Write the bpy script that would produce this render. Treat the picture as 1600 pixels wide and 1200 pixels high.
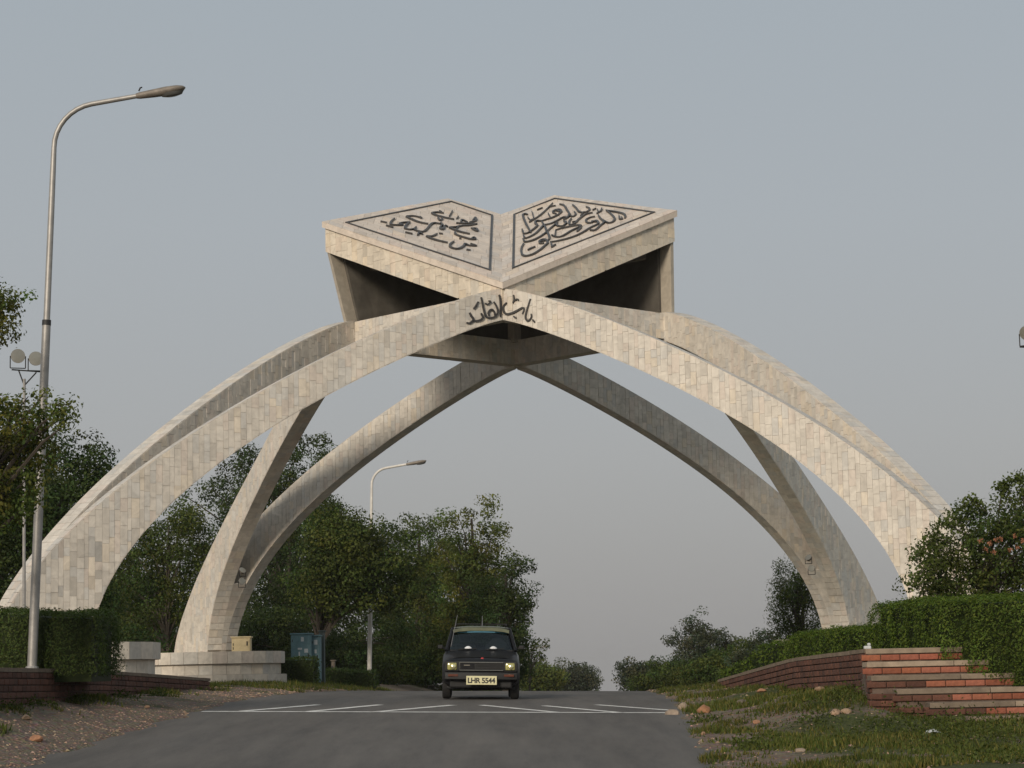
import bpy, bmesh, math, random
import numpy as np
from mathutils import Vector, Matrix

random.seed(7)
RNG = np.random.default_rng(11)
scene = bpy.context.scene
for o in list(bpy.data.objects):
    bpy.data.objects.remove(o, do_unlink=True)
COL = scene.collection

# ------------------------------------------------------------------ camera
EYE = 1.30
FPX, PIT, ROLL = 3450.0, math.atan(455 / 3450.0), -0.022
cam_d = bpy.data.cameras.new('camera')
cam = bpy.data.objects.new('camera', cam_d)
COL.objects.link(cam)
cam_d.sensor_width = 36.0
cam_d.lens = FPX / 1600.0 * 36.0
cam_d.clip_start = 0.1
cam_d.clip_end = 6000.0
_R0 = Vector((1, 0, 0))
_F0 = Vector((0, math.cos(PIT), math.sin(PIT)))
_U0 = Vector((0, -math.sin(PIT), math.cos(PIT)))
_R = _R0 * math.cos(ROLL) + _U0 * math.sin(ROLL)
_U = -_R0 * math.sin(ROLL) + _U0 * math.cos(ROLL)
_m = Matrix((_R, _U, -_F0)).transposed().to_4x4()
_m.translation = Vector((0, 0, EYE))
cam.matrix_world = _m
scene.camera = cam

# ------------------------------------------------------------------ world, sun, exposure
SUN_TO = Vector((-0.36, -0.86, 0.34)).normalized()
sun_el = math.asin(SUN_TO.z)
sun_az = math.atan2(SUN_TO.x, SUN_TO.y)
world = bpy.data.worlds.new('World')
scene.world = world
world.use_nodes = True
nt = world.node_tree
nt.nodes.clear()
wo = nt.nodes.new('ShaderNodeOutputWorld')
bg = nt.nodes.new('ShaderNodeBackground')
sky = nt.nodes.new('ShaderNodeTexSky')
sky.sky_type = 'NISHITA'
sky.sun_disc = False
sky.sun_elevation = sun_el
sky.sun_rotation = sun_az
sky.air_density = 1.0
sky.dust_density = 4.0
sky.ozone_density = 1.5
# a dusty evening sky: a veil of haze, thickest at the horizon, over the clear-sky colour
tc = nt.nodes.new('ShaderNodeTexCoord')
sep = nt.nodes.new('ShaderNodeSeparateXYZ')
ramp = nt.nodes.new('ShaderNodeValToRGB')
ramp.color_ramp.elements[0].position = 0.0
ramp.color_ramp.elements[0].color = (3.6, 3.5, 3.45, 1)
ramp.color_ramp.elements[1].position = 0.33
ramp.color_ramp.elements[1].color = (3.98, 4.42, 4.72, 1)
el = ramp.color_ramp.elements.new(0.10)
el.color = (4.1, 4.1, 4.12, 1)
el = ramp.color_ramp.elements.new(0.2)
el.color = (4.2, 4.42, 4.58, 1)
mixw = nt.nodes.new('ShaderNodeMixRGB')
mixw.inputs[0].default_value = 0.86
nt.links.new(tc.outputs['Generated'], sep.inputs[0])
nt.links.new(sep.outputs['Z'], ramp.inputs[0])
nt.links.new(sky.outputs[0], mixw.inputs[1])
nt.links.new(ramp.outputs[0], mixw.inputs[2])
nt.links.new(mixw.outputs[0], bg.inputs[0])
bg.inputs[1].default_value = 0.10
nt.links.new(bg.outputs[0], wo.inputs[0])

sun_d = bpy.data.lights.new('sun', 'SUN')
sun_d.energy = 2.45
sun_d.angle = math.radians(14)
sun_d.color = (1.0, 0.885, 0.74)
sun = bpy.data.objects.new('sun', sun_d)
COL.objects.link(sun)
sun.rotation_euler = (-SUN_TO).to_track_quat('-Z', 'Y').to_euler()
sun.location = (-20, -40, 30)

vs = scene.view_settings
vs.view_transform = 'Standard'
vs.look = 'None'
vs.exposure = 0.0
vs.gamma = 1.0
vs.use_curve_mapping = False
scene.cycles.max_bounces = 6
scene.cycles.transparent_max_bounces = 12

# ------------------------------------------------------------------ projection helpers
def ray(px, py):
    X, Y = px - 800.0, py - 600.0
    return (_F0 + _R * (X / FPX) - _U * (Y / FPX))
def at(px, py, D):
    d = ray(px, py)
    return Vector((0, 0, EYE)) + d * (D / d.y)
def at_plane(px, py, p0, n):
    d = ray(px, py)
    o = Vector((0, 0, EYE))
    t = (p0 - o).dot(n) / d.dot(n)
    return o + d * t

# ------------------------------------------------------------------ object helpers
def tag(o, label=None, cat=None, group=None, kind=None):
    if label: o['label'] = label
    if cat: o['category'] = cat
    if group: o['group'] = group
    if kind: o['kind'] = kind
    return o
def empty(name, loc, rz=0.0, label=None, cat=None, group=None):
    o = bpy.data.objects.new(name, None)
    COL.objects.link(o)
    o.empty_display_size = 0.2
    o.location = loc
    o.rotation_euler = (0, 0, rz)
    return tag(o, label, cat, group)
def link(name, me, parent=None, mat=None):
    o = bpy.data.objects.new(name, me)
    COL.objects.link(o)
    if mat is not None and len(me.materials) == 0:
        me.materials.append(mat)
    if parent is not None:
        o.parent = parent
    return o
def set_tone(me, cols):
    a = me.color_attributes.new('tone', 'FLOAT_COLOR', 'POINT')
    a.data.foreach_set('color', np.asarray(cols, np.float32).ravel())

class MB:
    """collects polygons; build() makes one mesh object"""
    def __init__(s):
        s.v, s.f, s.c, s.sm = [], [], [], False
    def add(s, verts, faces, tone=(1, 1, 1)):
        n = len(s.v)
        s.v += [tuple(x) for x in verts]
        s.f += [tuple(i + n for i in f) for f in faces]
        s.c += [(tone[0], tone[1], tone[2], 1.0)] * len(verts)
    def box(s, x0, x1, y0, y1, z0, z1, tone=(1, 1, 1)):
        s.add([(x0, y0, z0), (x1, y0, z0), (x1, y1, z0), (x0, y1, z0), (x0, y0, z1), (x1, y0, z1), (x1, y1, z1), (x0, y1, z1)],
              [(0, 3, 2, 1), (4, 5, 6, 7), (0, 1, 5, 4), (1, 2, 6, 5), (2, 3, 7, 6), (3, 0, 4, 7)], tone)
    def bbox(s, x0, x1, y0, y1, z0, z1, b=0.02, tone=(1, 1, 1)):
        """box with chamfered edges"""
        bm = bmesh.new()
        bmesh.ops.create_cube(bm, size=1.0)
        for v in bm.verts:
            v.co = Vector(((x0 + x1) / 2 + v.co.x * (x1 - x0), (y0 + y1) / 2 + v.co.y * (y1 - y0), (z0 + z1) / 2 + v.co.z * (z1 - z0)))
        bmesh.ops.bevel(bm, geom=list(bm.edges), offset=b, segments=2, affect='EDGES', profile=0.5)
        bm.verts.index_update()
        s.add([v.co for v in bm.verts], [[v.index for v in f.verts] for f in bm.faces], tone)
        bm.free()
    def tube(s, pts, rad, n=8, tone=(1, 1, 1), cap=True):
        pts = [Vector(p) for p in pts]
        if not hasattr(rad, '__len__'): rad = [rad] * len(pts)
        base = len(s.v)
        vs_, fs = [], []
        prev = None
        for i, p in enumerate(pts):
            a = pts[max(0, i - 1)]; b = pts[min(len(pts) - 1, i + 1)]
            t = (b - a).normalized()
            if prev is None:
                ref = Vector((0, 0, 1)) if abs(t.z) < 0.9 else Vector((1, 0, 0))
                x = t.cross(ref).normalized()
            else:
                x = (prev - t * prev.dot(t)).normalized()
            prev = x
            y = t.cross(x)
            for k in range(n):
                w = 2 * math.pi * k / n
                vs_.append(p + (x * math.cos(w) + y * math.sin(w)) * rad[i])
        m = len(pts)
        for i in range(m - 1):
            for k in range(n):
                k2 = (k + 1) % n
                fs.append((i * n + k, i * n + k2, (i + 1) * n + k2, (i + 1) * n + k))
        if cap:
            fs.append(tuple(reversed(range(n))))
            fs.append(tuple(range((m - 1) * n, m * n)))
        s.add(vs_, fs, tone)
    def lathe(s, prof, n=20, axis='z', origin=(0, 0, 0), tone=(1, 1, 1)):
        """prof: list of (r, h)"""
        o = Vector(origin)
        vs_, fs = [], []
        for r, h in prof:
            for k in range(n):
                w = 2 * math.pi * k / n
                c, q = r * math.cos(w), r * math.sin(w)
                if axis == 'z': p = Vector((c, q, h))
                elif axis == 'x': p = Vector((h, c, q))
                else: p = Vector((c, h, q))
                vs_.append(o + p)
        for i in range(len(prof) - 1):
            for k in range(n):
                k2 = (k + 1) % n
                fs.append((i * n + k, i * n + k2, (i + 1) * n + k2, (i + 1) * n + k))
        fs.append(tuple(reversed(range(n))))
        fs.append(tuple(range((len(prof) - 1) * n, len(prof) * n)))
        s.add(vs_, fs, tone)
    def prism(s, poly, z0, z1, tone=(1, 1, 1)):
        """poly: plan points; z0/z1 numbers or lists"""
        n = len(poly)
        a = z0 if hasattr(z0, '__len__') else [z0] * n
        b = z1 if hasattr(z1, '__len__') else [z1] * n
        v = [(poly[i][0], poly[i][1], a[i]) for i in range(n)] + [(poly[i][0], poly[i][1], b[i]) for i in range(n)]
        f = [tuple(reversed(range(n))), tuple(range(n, 2 * n))]
        for i in range(n):
            j = (i + 1) % n
            f.append((i, j, n + j, n + i))
        s.add(v, f, tone)
    def mesh(s, name, mat, smooth=None):
        me = bpy.data.meshes.new(name)
        me.from_pydata(s.v, [], s.f)
        set_tone(me, s.c)
        me.materials.append(mat)
        if smooth is not None:
            me.polygons.foreach_set('use_smooth', [True] * len(me.polygons))
            try: me.set_sharp_from_angle(angle=math.radians(smooth))
            except Exception: pass
        return me
    def build(s, name, mat, parent=None, smooth=None):
        return link(name, s.mesh(name, mat, smooth), parent)

def quads_mesh(name, V, C, mat, nv=4):
    """V: (n*nv,3) separate polygons, C: per-polygon colour (n,3)"""
    n = len(V) // nv
    me = bpy.data.meshes.new(name)
    me.vertices.add(n * nv)
    me.vertices.foreach_set('co', np.asarray(V, np.float32).ravel())
    me.loops.add(n * nv)
    me.loops.foreach_set('vertex_index', np.arange(n * nv, dtype=np.int32))
    me.polygons.add(n)
    me.polygons.foreach_set('loop_start', np.arange(0, n * nv, nv, dtype=np.int32))
    me.polygons.foreach_set('loop_total', np.full(n, nv, np.int32))
    me.update(calc_edges=True)
    cc = np.ones((n * nv, 4), np.float32)
    cc[:, :3] = np.repeat(C, nv, axis=0)
    set_tone(me, cc)
    me.materials.append(mat)
    return me

# ------------------------------------------------------------------ materials
def nodes_mat(name):
    m = bpy.data.materials.new(name)
    m.use_nodes = True
    t = m.node_tree
    b = t.nodes['Principled BSDF']
    return m, t, b
def N(t, kind, **kw):
    n = t.nodes.new(kind)
    for k, v in kw.items(): setattr(n, k, v)
    return n
def mat_plain(name, col, rough=0.6, metal=0.0, noise=0.0, scale=20.0, bump=0.0, spec=0.5, coat=0.0, vary=None, use_tone=False):
    m, t, b = nodes_mat(name)
    b.inputs['Roughness'].default_value = rough
    b.inputs['Metallic'].default_value = metal
    b.inputs['Specular IOR Level'].default_value = spec
    if coat: b.inputs['Coat Weight'].default_value = coat
    co = N(t, 'ShaderNodeTexCoord')
    no = N(t, 'ShaderNodeTexNoise')
    no.inputs['Scale'].default_value = scale
    no.inputs['Detail'].default_value = 6
    no.inputs['Roughness'].default_value = 0.65
    t.links.new(co.outputs['Object'], no.inputs['Vector'])
    r = N(t, 'ShaderNodeValToRGB')
    c2 = vary if vary else col
    r.color_ramp.elements[0].position = 0.3
    r.color_ramp.elements[0].color = tuple(x * (1 - noise) for x in col[:3]) + (1,)
    r.color_ramp.elements[1].position = 0.7
    r.color_ramp.elements[1].color = tuple(min(1, x * (1 + noise)) for x in c2[:3]) + (1,)
    t.links.new(no.outputs['Fac'], r.inputs[0])
    src = r.outputs[0]
    if use_tone:
        a = N(t, 'ShaderNodeVertexColor', layer_name='tone')
        mx = N(t, 'ShaderNodeMixRGB', blend_type='MULTIPLY')
        mx.inputs[0].default_value = 1.0
        t.links.new(src, mx.inputs[1]); t.links.new(a.outputs[0], mx.inputs[2])
        src = mx.outputs[0]
    t.links.new(src, b.inputs['Base Color'])
    if bump:
        bp = N(t, 'ShaderNodeBump')
        bp.inputs['Strength'].default_value = bump
        bp.inputs['Distance'].default_value = 0.02
        t.links.new(no.outputs['Fac'], bp.inputs['Height'])
        t.links.new(bp.outputs[0], b.inputs['Normal'])
    return m

def mat_stone(name, base, dirt=(0.16, 0.15, 0.14), dirt_amt=0.35, rough=0.55):
    """marble / limestone slab: tone per slab, veins, run-down grime, small stains"""
    m, t, b = nodes_mat(name)
    b.inputs['Roughness'].default_value = rough
    b.inputs['Specular IOR Level'].default_value = 0.35
    co = N(t, 'ShaderNodeTexCoord')
    a = N(t, 'ShaderNodeVertexColor', layer_name='tone')
    n1 = N(t, 'ShaderNodeTexNoise'); n1.inputs['Scale'].default_value = 5; n1.inputs['Detail'].default_value = 8; n1.inputs['Distortion'].default_value = 1.2
    t.links.new(co.outputs['Object'], n1.inputs['Vector'])
    r1 = N(t, 'ShaderNodeValToRGB')
    r1.color_ramp.elements[0].position = 0.32; r1.color_ramp.elements[0].color = tuple(x * 0.86 for x in base) + (1,)
    r1.color_ramp.elements[1].position = 0.68; r1.color_ramp.elements[1].color = tuple(min(1, x * 1.08) for x in base) + (1,)
    t.links.new(n1.outputs['Fac'], r1.inputs[0])
    mx = N(t, 'ShaderNodeMixRGB', blend_type='MULTIPLY'); mx.inputs[0].default_value = 1
    t.links.new(r1.outputs[0], mx.inputs[1]); t.links.new(a.outputs[0], mx.inputs[2])
    # grime: broad patches and vertical streaks
    mp = N(t, 'ShaderNodeMapping'); mp.inputs['Scale'].default_value = (1.1, 1.1, 0.22)
    t.links.new(co.outputs['Object'], mp.inputs['Vector'])
    n2 = N(t, 'ShaderNodeTexNoise'); n2.inputs['Scale'].default_value = 1.3; n2.inputs['Detail'].default_value = 7; n2.inputs['Roughness'].default_value = 0.7
    t.links.new(mp.outputs[0], n2.inputs['Vector'])
    r2 = N(t, 'ShaderNodeValToRGB')
    r2.color_ramp.elements[0].position = 0.48; r2.color_ramp.elements[0].color = (0, 0, 0, 1)
    r2.color_ramp.elements[1].position = 0.78; r2.color_ramp.elements[1].color = (dirt_amt,) * 3 + (1,)
    t.links.new(n2.outputs['Fac'], r2.inputs[0])
    m2 = N(t, 'ShaderNodeMixRGB'); m2.inputs[2].default_value = dirt + (1,)
    t.links.new(r2.outputs[0], m2.inputs[0]); t.links.new(mx.outputs[0], m2.inputs[1])
    n3 = N(t, 'ShaderNodeTexNoise'); n3.inputs['Scale'].default_value = 3.2; n3.inputs['Detail'].default_value = 9; n3.inputs['Roughness'].default_value = 0.8
    t.links.new(co.outputs['Object'], n3.inputs['Vector'])
    r3 = N(t, 'ShaderNodeValToRGB')
    r3.color_ramp.elements[0].position = 0.665; r3.color_ramp.elements[0].color = (0, 0, 0, 1)
    r3.color_ramp.elements[1].position = 0.71; r3.color_ramp.elements[1].color = (0.55,) * 3 + (1,)
    t.links.new(n3.outputs['Fac'], r3.inputs[0])
    m3 = N(t, 'ShaderNodeMixRGB'); m3.inputs[2].default_value = (0.17, 0.14, 0.11, 1)
    t.links.new(r3.outputs[0], m3.inputs[0]); t.links.new(m2.outputs[0], m3.inputs[1])
    t.links.new(m3.outputs[0], b.inputs['Base Color'])
    bp = N(t, 'ShaderNodeBump'); bp.inputs['Strength'].default_value = 0.25; bp.inputs['Distance'].default_value = 0.01
    t.links.new(n3.outputs['Fac'], bp.inputs['Height']); t.links.new(bp.outputs[0], b.inputs['Normal'])
    return m

def mat_leaf(name, col, trans=0.35, var=0.25):
    m = bpy.data.materials.new(name); m.use_nodes = True
    t = m.node_tree; t.nodes.clear()
    out = N(t, 'ShaderNodeOutputMaterial')
    b = N(t, 'ShaderNodeBsdfPrincipled'); b.inputs['Roughness'].default_value = 0.55; b.inputs['Specular IOR Level'].default_value = 0.12
    tr = N(t, 'ShaderNodeBsdfTranslucent')
    a = N(t, 'ShaderNodeVertexColor', layer_name='tone')
    mx = N(t, 'ShaderNodeMixRGB', blend_type='MULTIPLY'); mx.inputs[0].default_value = 1; mx.inputs[1].default_value = col + (1,)
    t.links.new(a.outputs[0], mx.inputs[2])
    t.links.new(mx.outputs[0], b.inputs['Base Color'])
    g = N(t, 'ShaderNodeMixRGB', blend_type='MULTIPLY'); g.inputs[0].default_value = 1; g.inputs[2].default_value = (1.0, 1.25, 0.5, 1)
    t.links.new(mx.outputs[0], g.inputs[1]); t.links.new(g.outputs[0], tr.inputs['Color'])
    ms = N(t, 'ShaderNodeMixShader'); ms.inputs[0].default_value = trans
    t.links.new(b.outputs[0], ms.inputs[1]); t.links.new(tr.outputs[0], ms.inputs[2])
    t.links.new(ms.outputs[0], out.inputs['Surface'])
    return m

M = {}
M['slab'] = mat_stone('marble_slab', (0.67, 0.615, 0.535), dirt_amt=0.30)
M['slab_top'] = mat_stone('marble_slab_top', (0.62, 0.57, 0.50), dirt_amt=0.2)
M['page'] = mat_stone('marble_page', (0.66, 0.57, 0.48), dirt_amt=0.12)
M['mortar'] = mat_plain('mortar_core', (0.52, 0.46, 0.38), 0.9, noise=0.2, scale=6)
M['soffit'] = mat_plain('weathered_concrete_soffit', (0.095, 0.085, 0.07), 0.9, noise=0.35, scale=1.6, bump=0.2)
M['plinth'] = mat_stone('plinth_stone', (0.64, 0.58, 0.49), dirt_amt=0.35)
M['letter'] = mat_plain('dark_grey_metal_letter', (0.045, 0.042, 0.040), 0.45, noise=0.25, scale=8)
M['brick'] = mat_plain('red_brick', (0.27, 0.088, 0.048), 0.85, noise=0.28, scale=14, bump=0.4, use_tone=True)
M['cement'] = mat_plain('cement_coping', (0.29, 0.225, 0.165), 0.9, noise=0.3, scale=5, bump=0.3, use_tone=True)
M['wallcore'] = mat_plain('brick_mortar', (0.12, 0.085, 0.065), 0.95, noise=0.35, scale=6)
M['metal'] = mat_plain('galvanised_steel', (0.36, 0.345, 0.325), 0.5, metal=0.45, noise=0.18, scale=6)
M['whitepaint'] = mat_plain('dull_white_pole_paint', (0.62, 0.59, 0.54), 0.6, noise=0.18, scale=5)
M['lampbody'] = mat_plain('cast_lamp_body', (0.22, 0.19, 0.16), 0.6, metal=0.2, noise=0.3, scale=9)
M['lampglass'] = mat_plain('lamp_glass', (0.10, 0.10, 0.095), 0.12, noise=0.1)
M['dark'] = mat_plain('dark_fitting', (0.02, 0.02, 0.02), 0.6, noise=0.2)
M['reflector'] = mat_plain('floodlight_reflector', (0.30, 0.29, 0.25), 0.28, metal=0.4, noise=0.15, scale=4)
M['soil'] = mat_plain('planting_soil', (0.10, 0.075, 0.05), 0.95, noise=0.4, scale=3, bump=0.5)
M['cab'] = mat_plain('teal_cabinet_paint', (0.105, 0.20, 0.225), 0.5, noise=0.22, scale=4)
M['cabdark'] = mat_plain('dark_green_post_paint', (0.045, 0.065, 0.062), 0.6, noise=0.25, scale=5)
M['paper'] = mat_plain('torn_paper', (0.50, 0.52, 0.52), 0.8, noise=0.15, scale=30)
M['cream'] = mat_plain('cream_box_paint', (0.52, 0.42, 0.24), 0.6, noise=0.15, scale=6)
M['bark'] = mat_plain('bark', (0.050, 0.040, 0.030), 0.9, noise=0.4, scale=9, bump=0.5)
M['bark_pale'] = mat_plain('pale_bark', (0.11, 0.09, 0.07), 0.9, noise=0.35, scale=7, bump=0.4)
M['rock'] = mat_plain('rock', (0.28, 0.22, 0.17), 0.9, noise=0.35, scale=7, bump=0.6, use_tone=True)
M['line'] = mat_plain('worn_white_line_paint', (0.70, 0.68, 0.64), 0.75, noise=0.35, scale=7)
M['leaf'] = mat_leaf('foliage_mid', (0.075, 0.096, 0.024))
M['leaf_d'] = mat_leaf('foliage_dark', (0.054, 0.076, 0.023))
M['leaf_y'] = mat_leaf('foliage_olive', (0.105, 0.118, 0.028))
M['leaf_g'] = mat_leaf('foliage_grey_green', (0.075, 0.085, 0.050))
M['hedge'] = mat_leaf('hedge_green', (0.085, 0.125, 0.022), trans=0.3)
M['hedge_d'] = mat_leaf('hedge_dark_green', (0.055, 0.080, 0.022), trans=0.25)
M['grass'] = mat_leaf('grass_green', (0.085, 0.105, 0.028), trans=0.3)
M['petal'] = mat_leaf('orange_pink_petal', (0.40, 0.18, 0.11), trans=0.3)

# ------------------------------------------------------------------ terrain
def road_z(D):
    return np.interp(D, [-30, 0, 12, 20, 25, 29.5, 34.6, 39.5, 44, 49, 56, 63, 70, 85, 110, 160, 320, 3000],
                     [-.30, -.28, -.12, .08, .285, .505, .735, .885, .925, .945, .93, .875, .80, .60, .10, -1.2, -5, -24])
def road_l(D): return np.interp(D, [-30, 0, 25, 35, 52, 80, 130, 300], [-7.2, -6.6, -5.5, -4.9, -4.5, -3.6, 0.5, 22])
def road_r(D): return np.interp(D, [-30, 0, 25, 35, 55, 80, 130, 300], [1.0, 1.4, 1.98, 2.5, 3.1, 4.6, 9, 32])
def road_at(x, D): return road_z(D) - 0.0225 * (np.clip(x, -9, 8) + 1.1)
def wob(x, y, s=1.0):
    return (np.sin(x * 1.7 * s + y * .9 * s) + np.sin(x * .63 * s - y * 1.31 * s + 1.3) + np.sin(x * 2.9 * s + 2.1 + y * 2.3 * s) * .6) / 2.6
def ground_z(x, D):
    x = np.asarray(x, float); D = np.asarray(D, float)
    rz = road_at(x, D)
    zl = np.interp(D, [-30, 0, 25, 30, 44, 60, 80, 120, 300, 3000], [.3, .5, .92, 1.07, 1.20, 1.21, 1.12, .8, -3, -22])
    zr = np.interp(D, [-30, 0, 25, 28.6, 30, 31, 33, 36, 44, 60, 100, 300, 3000], [-.1, .1, .34, .44, .68, .92, .99, 1.03, 1.10, 1.0, .5, -4, -23])
    l = road_l(D) + .16 * wob(D * .5, D * 1.3, 1.6); r = road_r(D) + .20 * wob(D * .7 + 3, D * 1.1, 1.5)
    def sm(t): t = np.clip(t, 0, 1); return t * t * (3 - 2 * t)
    a = sm((l - x) / 2.3); b = sm((x - r) / 2.6)
    z = rz - 0.05 + 0.075 * np.maximum(sm((l - x) / .25), sm((x - r) / .25))
    z = z * (1 - a) + zl * a
    z = z * (1 - b) + zr * b
    off = np.maximum(sm((l - x) / .8), sm((x - r) / .8))
    return z + off * (.035 * wob(x, D, 1.9) + .018 * wob(x + 9, D, 5.1))

def grid_lines(segs):
    out = []
    for a, b, st in segs: out += list(np.arange(a, b, st))
    out.append(segs[-1][1])
    return np.array(out)
xs = grid_lines([(-1500, -200, 130), (-200, -40, 16), (-40, -14, 1.5), (-14, 12, .16), (12, 40, 1.4), (40, 200, 16), (200, 1500, 130)])
ys = grid_lines([(-60, 12, 6), (12, 24, .6), (24, 50, .18), (50, 72, .6), (72, 140, 2.5), (140, 400, 13), (400, 2600, 200)])
XX, YY = np.meshgrid(xs, ys)
ZZ = ground_z(XX, YY)
gv = np.column_stack([XX.ravel(), YY.ravel(), ZZ.ravel()])
nx, ny = len(xs), len(ys)
ii, jj = np.meshgrid(np.arange(nx - 1), np.arange(ny - 1))
a0 = (jj * nx + ii).ravel()
gf = np.column_stack([a0, a0 + 1, a0 + nx + 1, a0 + nx])
def indexed_mesh(name, V, Fq, mat, smooth=True):
    me = bpy.data.meshes.new(name)
    me.vertices.add(len(V)); me.vertices.foreach_set('co', np.asarray(V, np.float32).ravel())
    me.loops.add(len(Fq) * 4); me.loops.foreach_set('vertex_index', Fq.astype(np.int32).ravel())
    me.polygons.add(len(Fq))
    me.polygons.foreach_set('loop_start', np.arange(0, len(Fq) * 4, 4, dtype=np.int32))
    me.polygons.foreach_set('loop_total', np.full(len(Fq), 4, np.int32))
    me.update(calc_edges=True)
    me.materials.append(mat)
    if smooth: me.polygons.foreach_set('use_smooth', [True] * len(Fq))
    return me

def mat_ground():
    m, t, b = nodes_mat('verge_earth_and_gravel')
    b.inputs['Roughness'].default_value = 0.95
    b.inputs['Specular IOR Level'].default_value = 0.2
    co = N(t, 'ShaderNodeTexCoord')
    def noise(sc, det=6, ro=.6):
        n = N(t, 'ShaderNodeTexNoise'); n.inputs['Scale'].default_value = sc; n.inputs['Detail'].default_value = det; n.inputs['Roughness'].default_value = ro
        t.links.new(co.outputs['Object'], n.inputs['Vector']); return n
    big = noise(.55, 5, .6)
    fine = noise(9, 8, .75)
    vor = N(t, 'ShaderNodeTexVoronoi'); vor.inputs['Scale'].default_value = 17
    t.links.new(co.outputs['Object'], vor.inputs['Vector'])
    earth = N(t, 'ShaderNodeValToRGB')
    earth.color_ramp.elements[0].position = .3; earth.color_ramp.elements[0].color = (.12, .090, .066, 1)
    earth.color_ramp.elements[1].position = .72; earth.color_ramp.elements[1].color = (.27, .21, .16, 1)
    t.links.new(fine.outputs['Fac'], earth.inputs[0])
    peb = N(t, 'ShaderNodeMixRGB', blend_type='MULTIPLY'); peb.inputs[0].default_value = .55
    t.links.new(earth.outputs[0], peb.inputs[1]); t.links.new(vor.outputs['Color'], peb.inputs[2])
    mixp = N(t, 'ShaderNodeMixRGB'); mixp.inputs[0].default_value = .55
    t.links.new(earth.outputs[0], mixp.inputs[1]); t.links.new(peb.outputs[0], mixp.inputs[2])
    green = N(t, 'ShaderNodeValToRGB')
    green.color_ramp.elements[0].position = .3; green.color_ramp.elements[0].color = (.035, .045, .014, 1)
    green.color_ramp.elements[1].position = .75; green.color_ramp.elements[1].color = (.085, .095, .030, 1)
    t.links.new(fine.outputs['Fac'], green.inputs[0])
    # green grows mostly right of the road: mask from x plus noise
    sp = N(t, 'ShaderNodeSeparateXYZ'); t.links.new(co.outputs['Object'], sp.inputs[0])
    mr = N(t, 'ShaderNodeMapRange'); mr.inputs['From Min'].default_value = 1.8; mr.inputs['From Max'].default_value = 5.0; mr.inputs['To Min'].default_value = -.10; mr.inputs['To Max'].default_value = .12
    t.links.new(sp.outputs['X'], mr.inputs['Value'])
    ad = N(t, 'ShaderNodeMath', operation='ADD'); t.links.new(big.outputs['Fac'], ad.inputs[0]); t.links.new(mr.outputs[0], ad.inputs[1])
    gm = N(t, 'ShaderNodeValToRGB'); gm.color_ramp.elements[0].position = .46; gm.color_ramp.elements[1].position = .58
    t.links.new(ad.outputs[0], gm.inputs[0])
    mg = N(t, 'ShaderNodeMixRGB'); t.links.new(gm.outputs[0], mg.inputs[0]); t.links.new(mixp.outputs[0], mg.inputs[1]); t.links.new(green.outputs[0], mg.inputs[2])
    t.links.new(mg.outputs[0], b.inputs['Base Color'])
    bp = N(t, 'ShaderNodeBump'); bp.inputs['Strength'].default_value = .7; bp.inputs['Distance'].default_value = .04
    t.links.new(vor.outputs['Distance'], bp.inputs['Height']); t.links.new(bp.outputs[0], b.inputs['Normal'])
    return m
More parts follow.
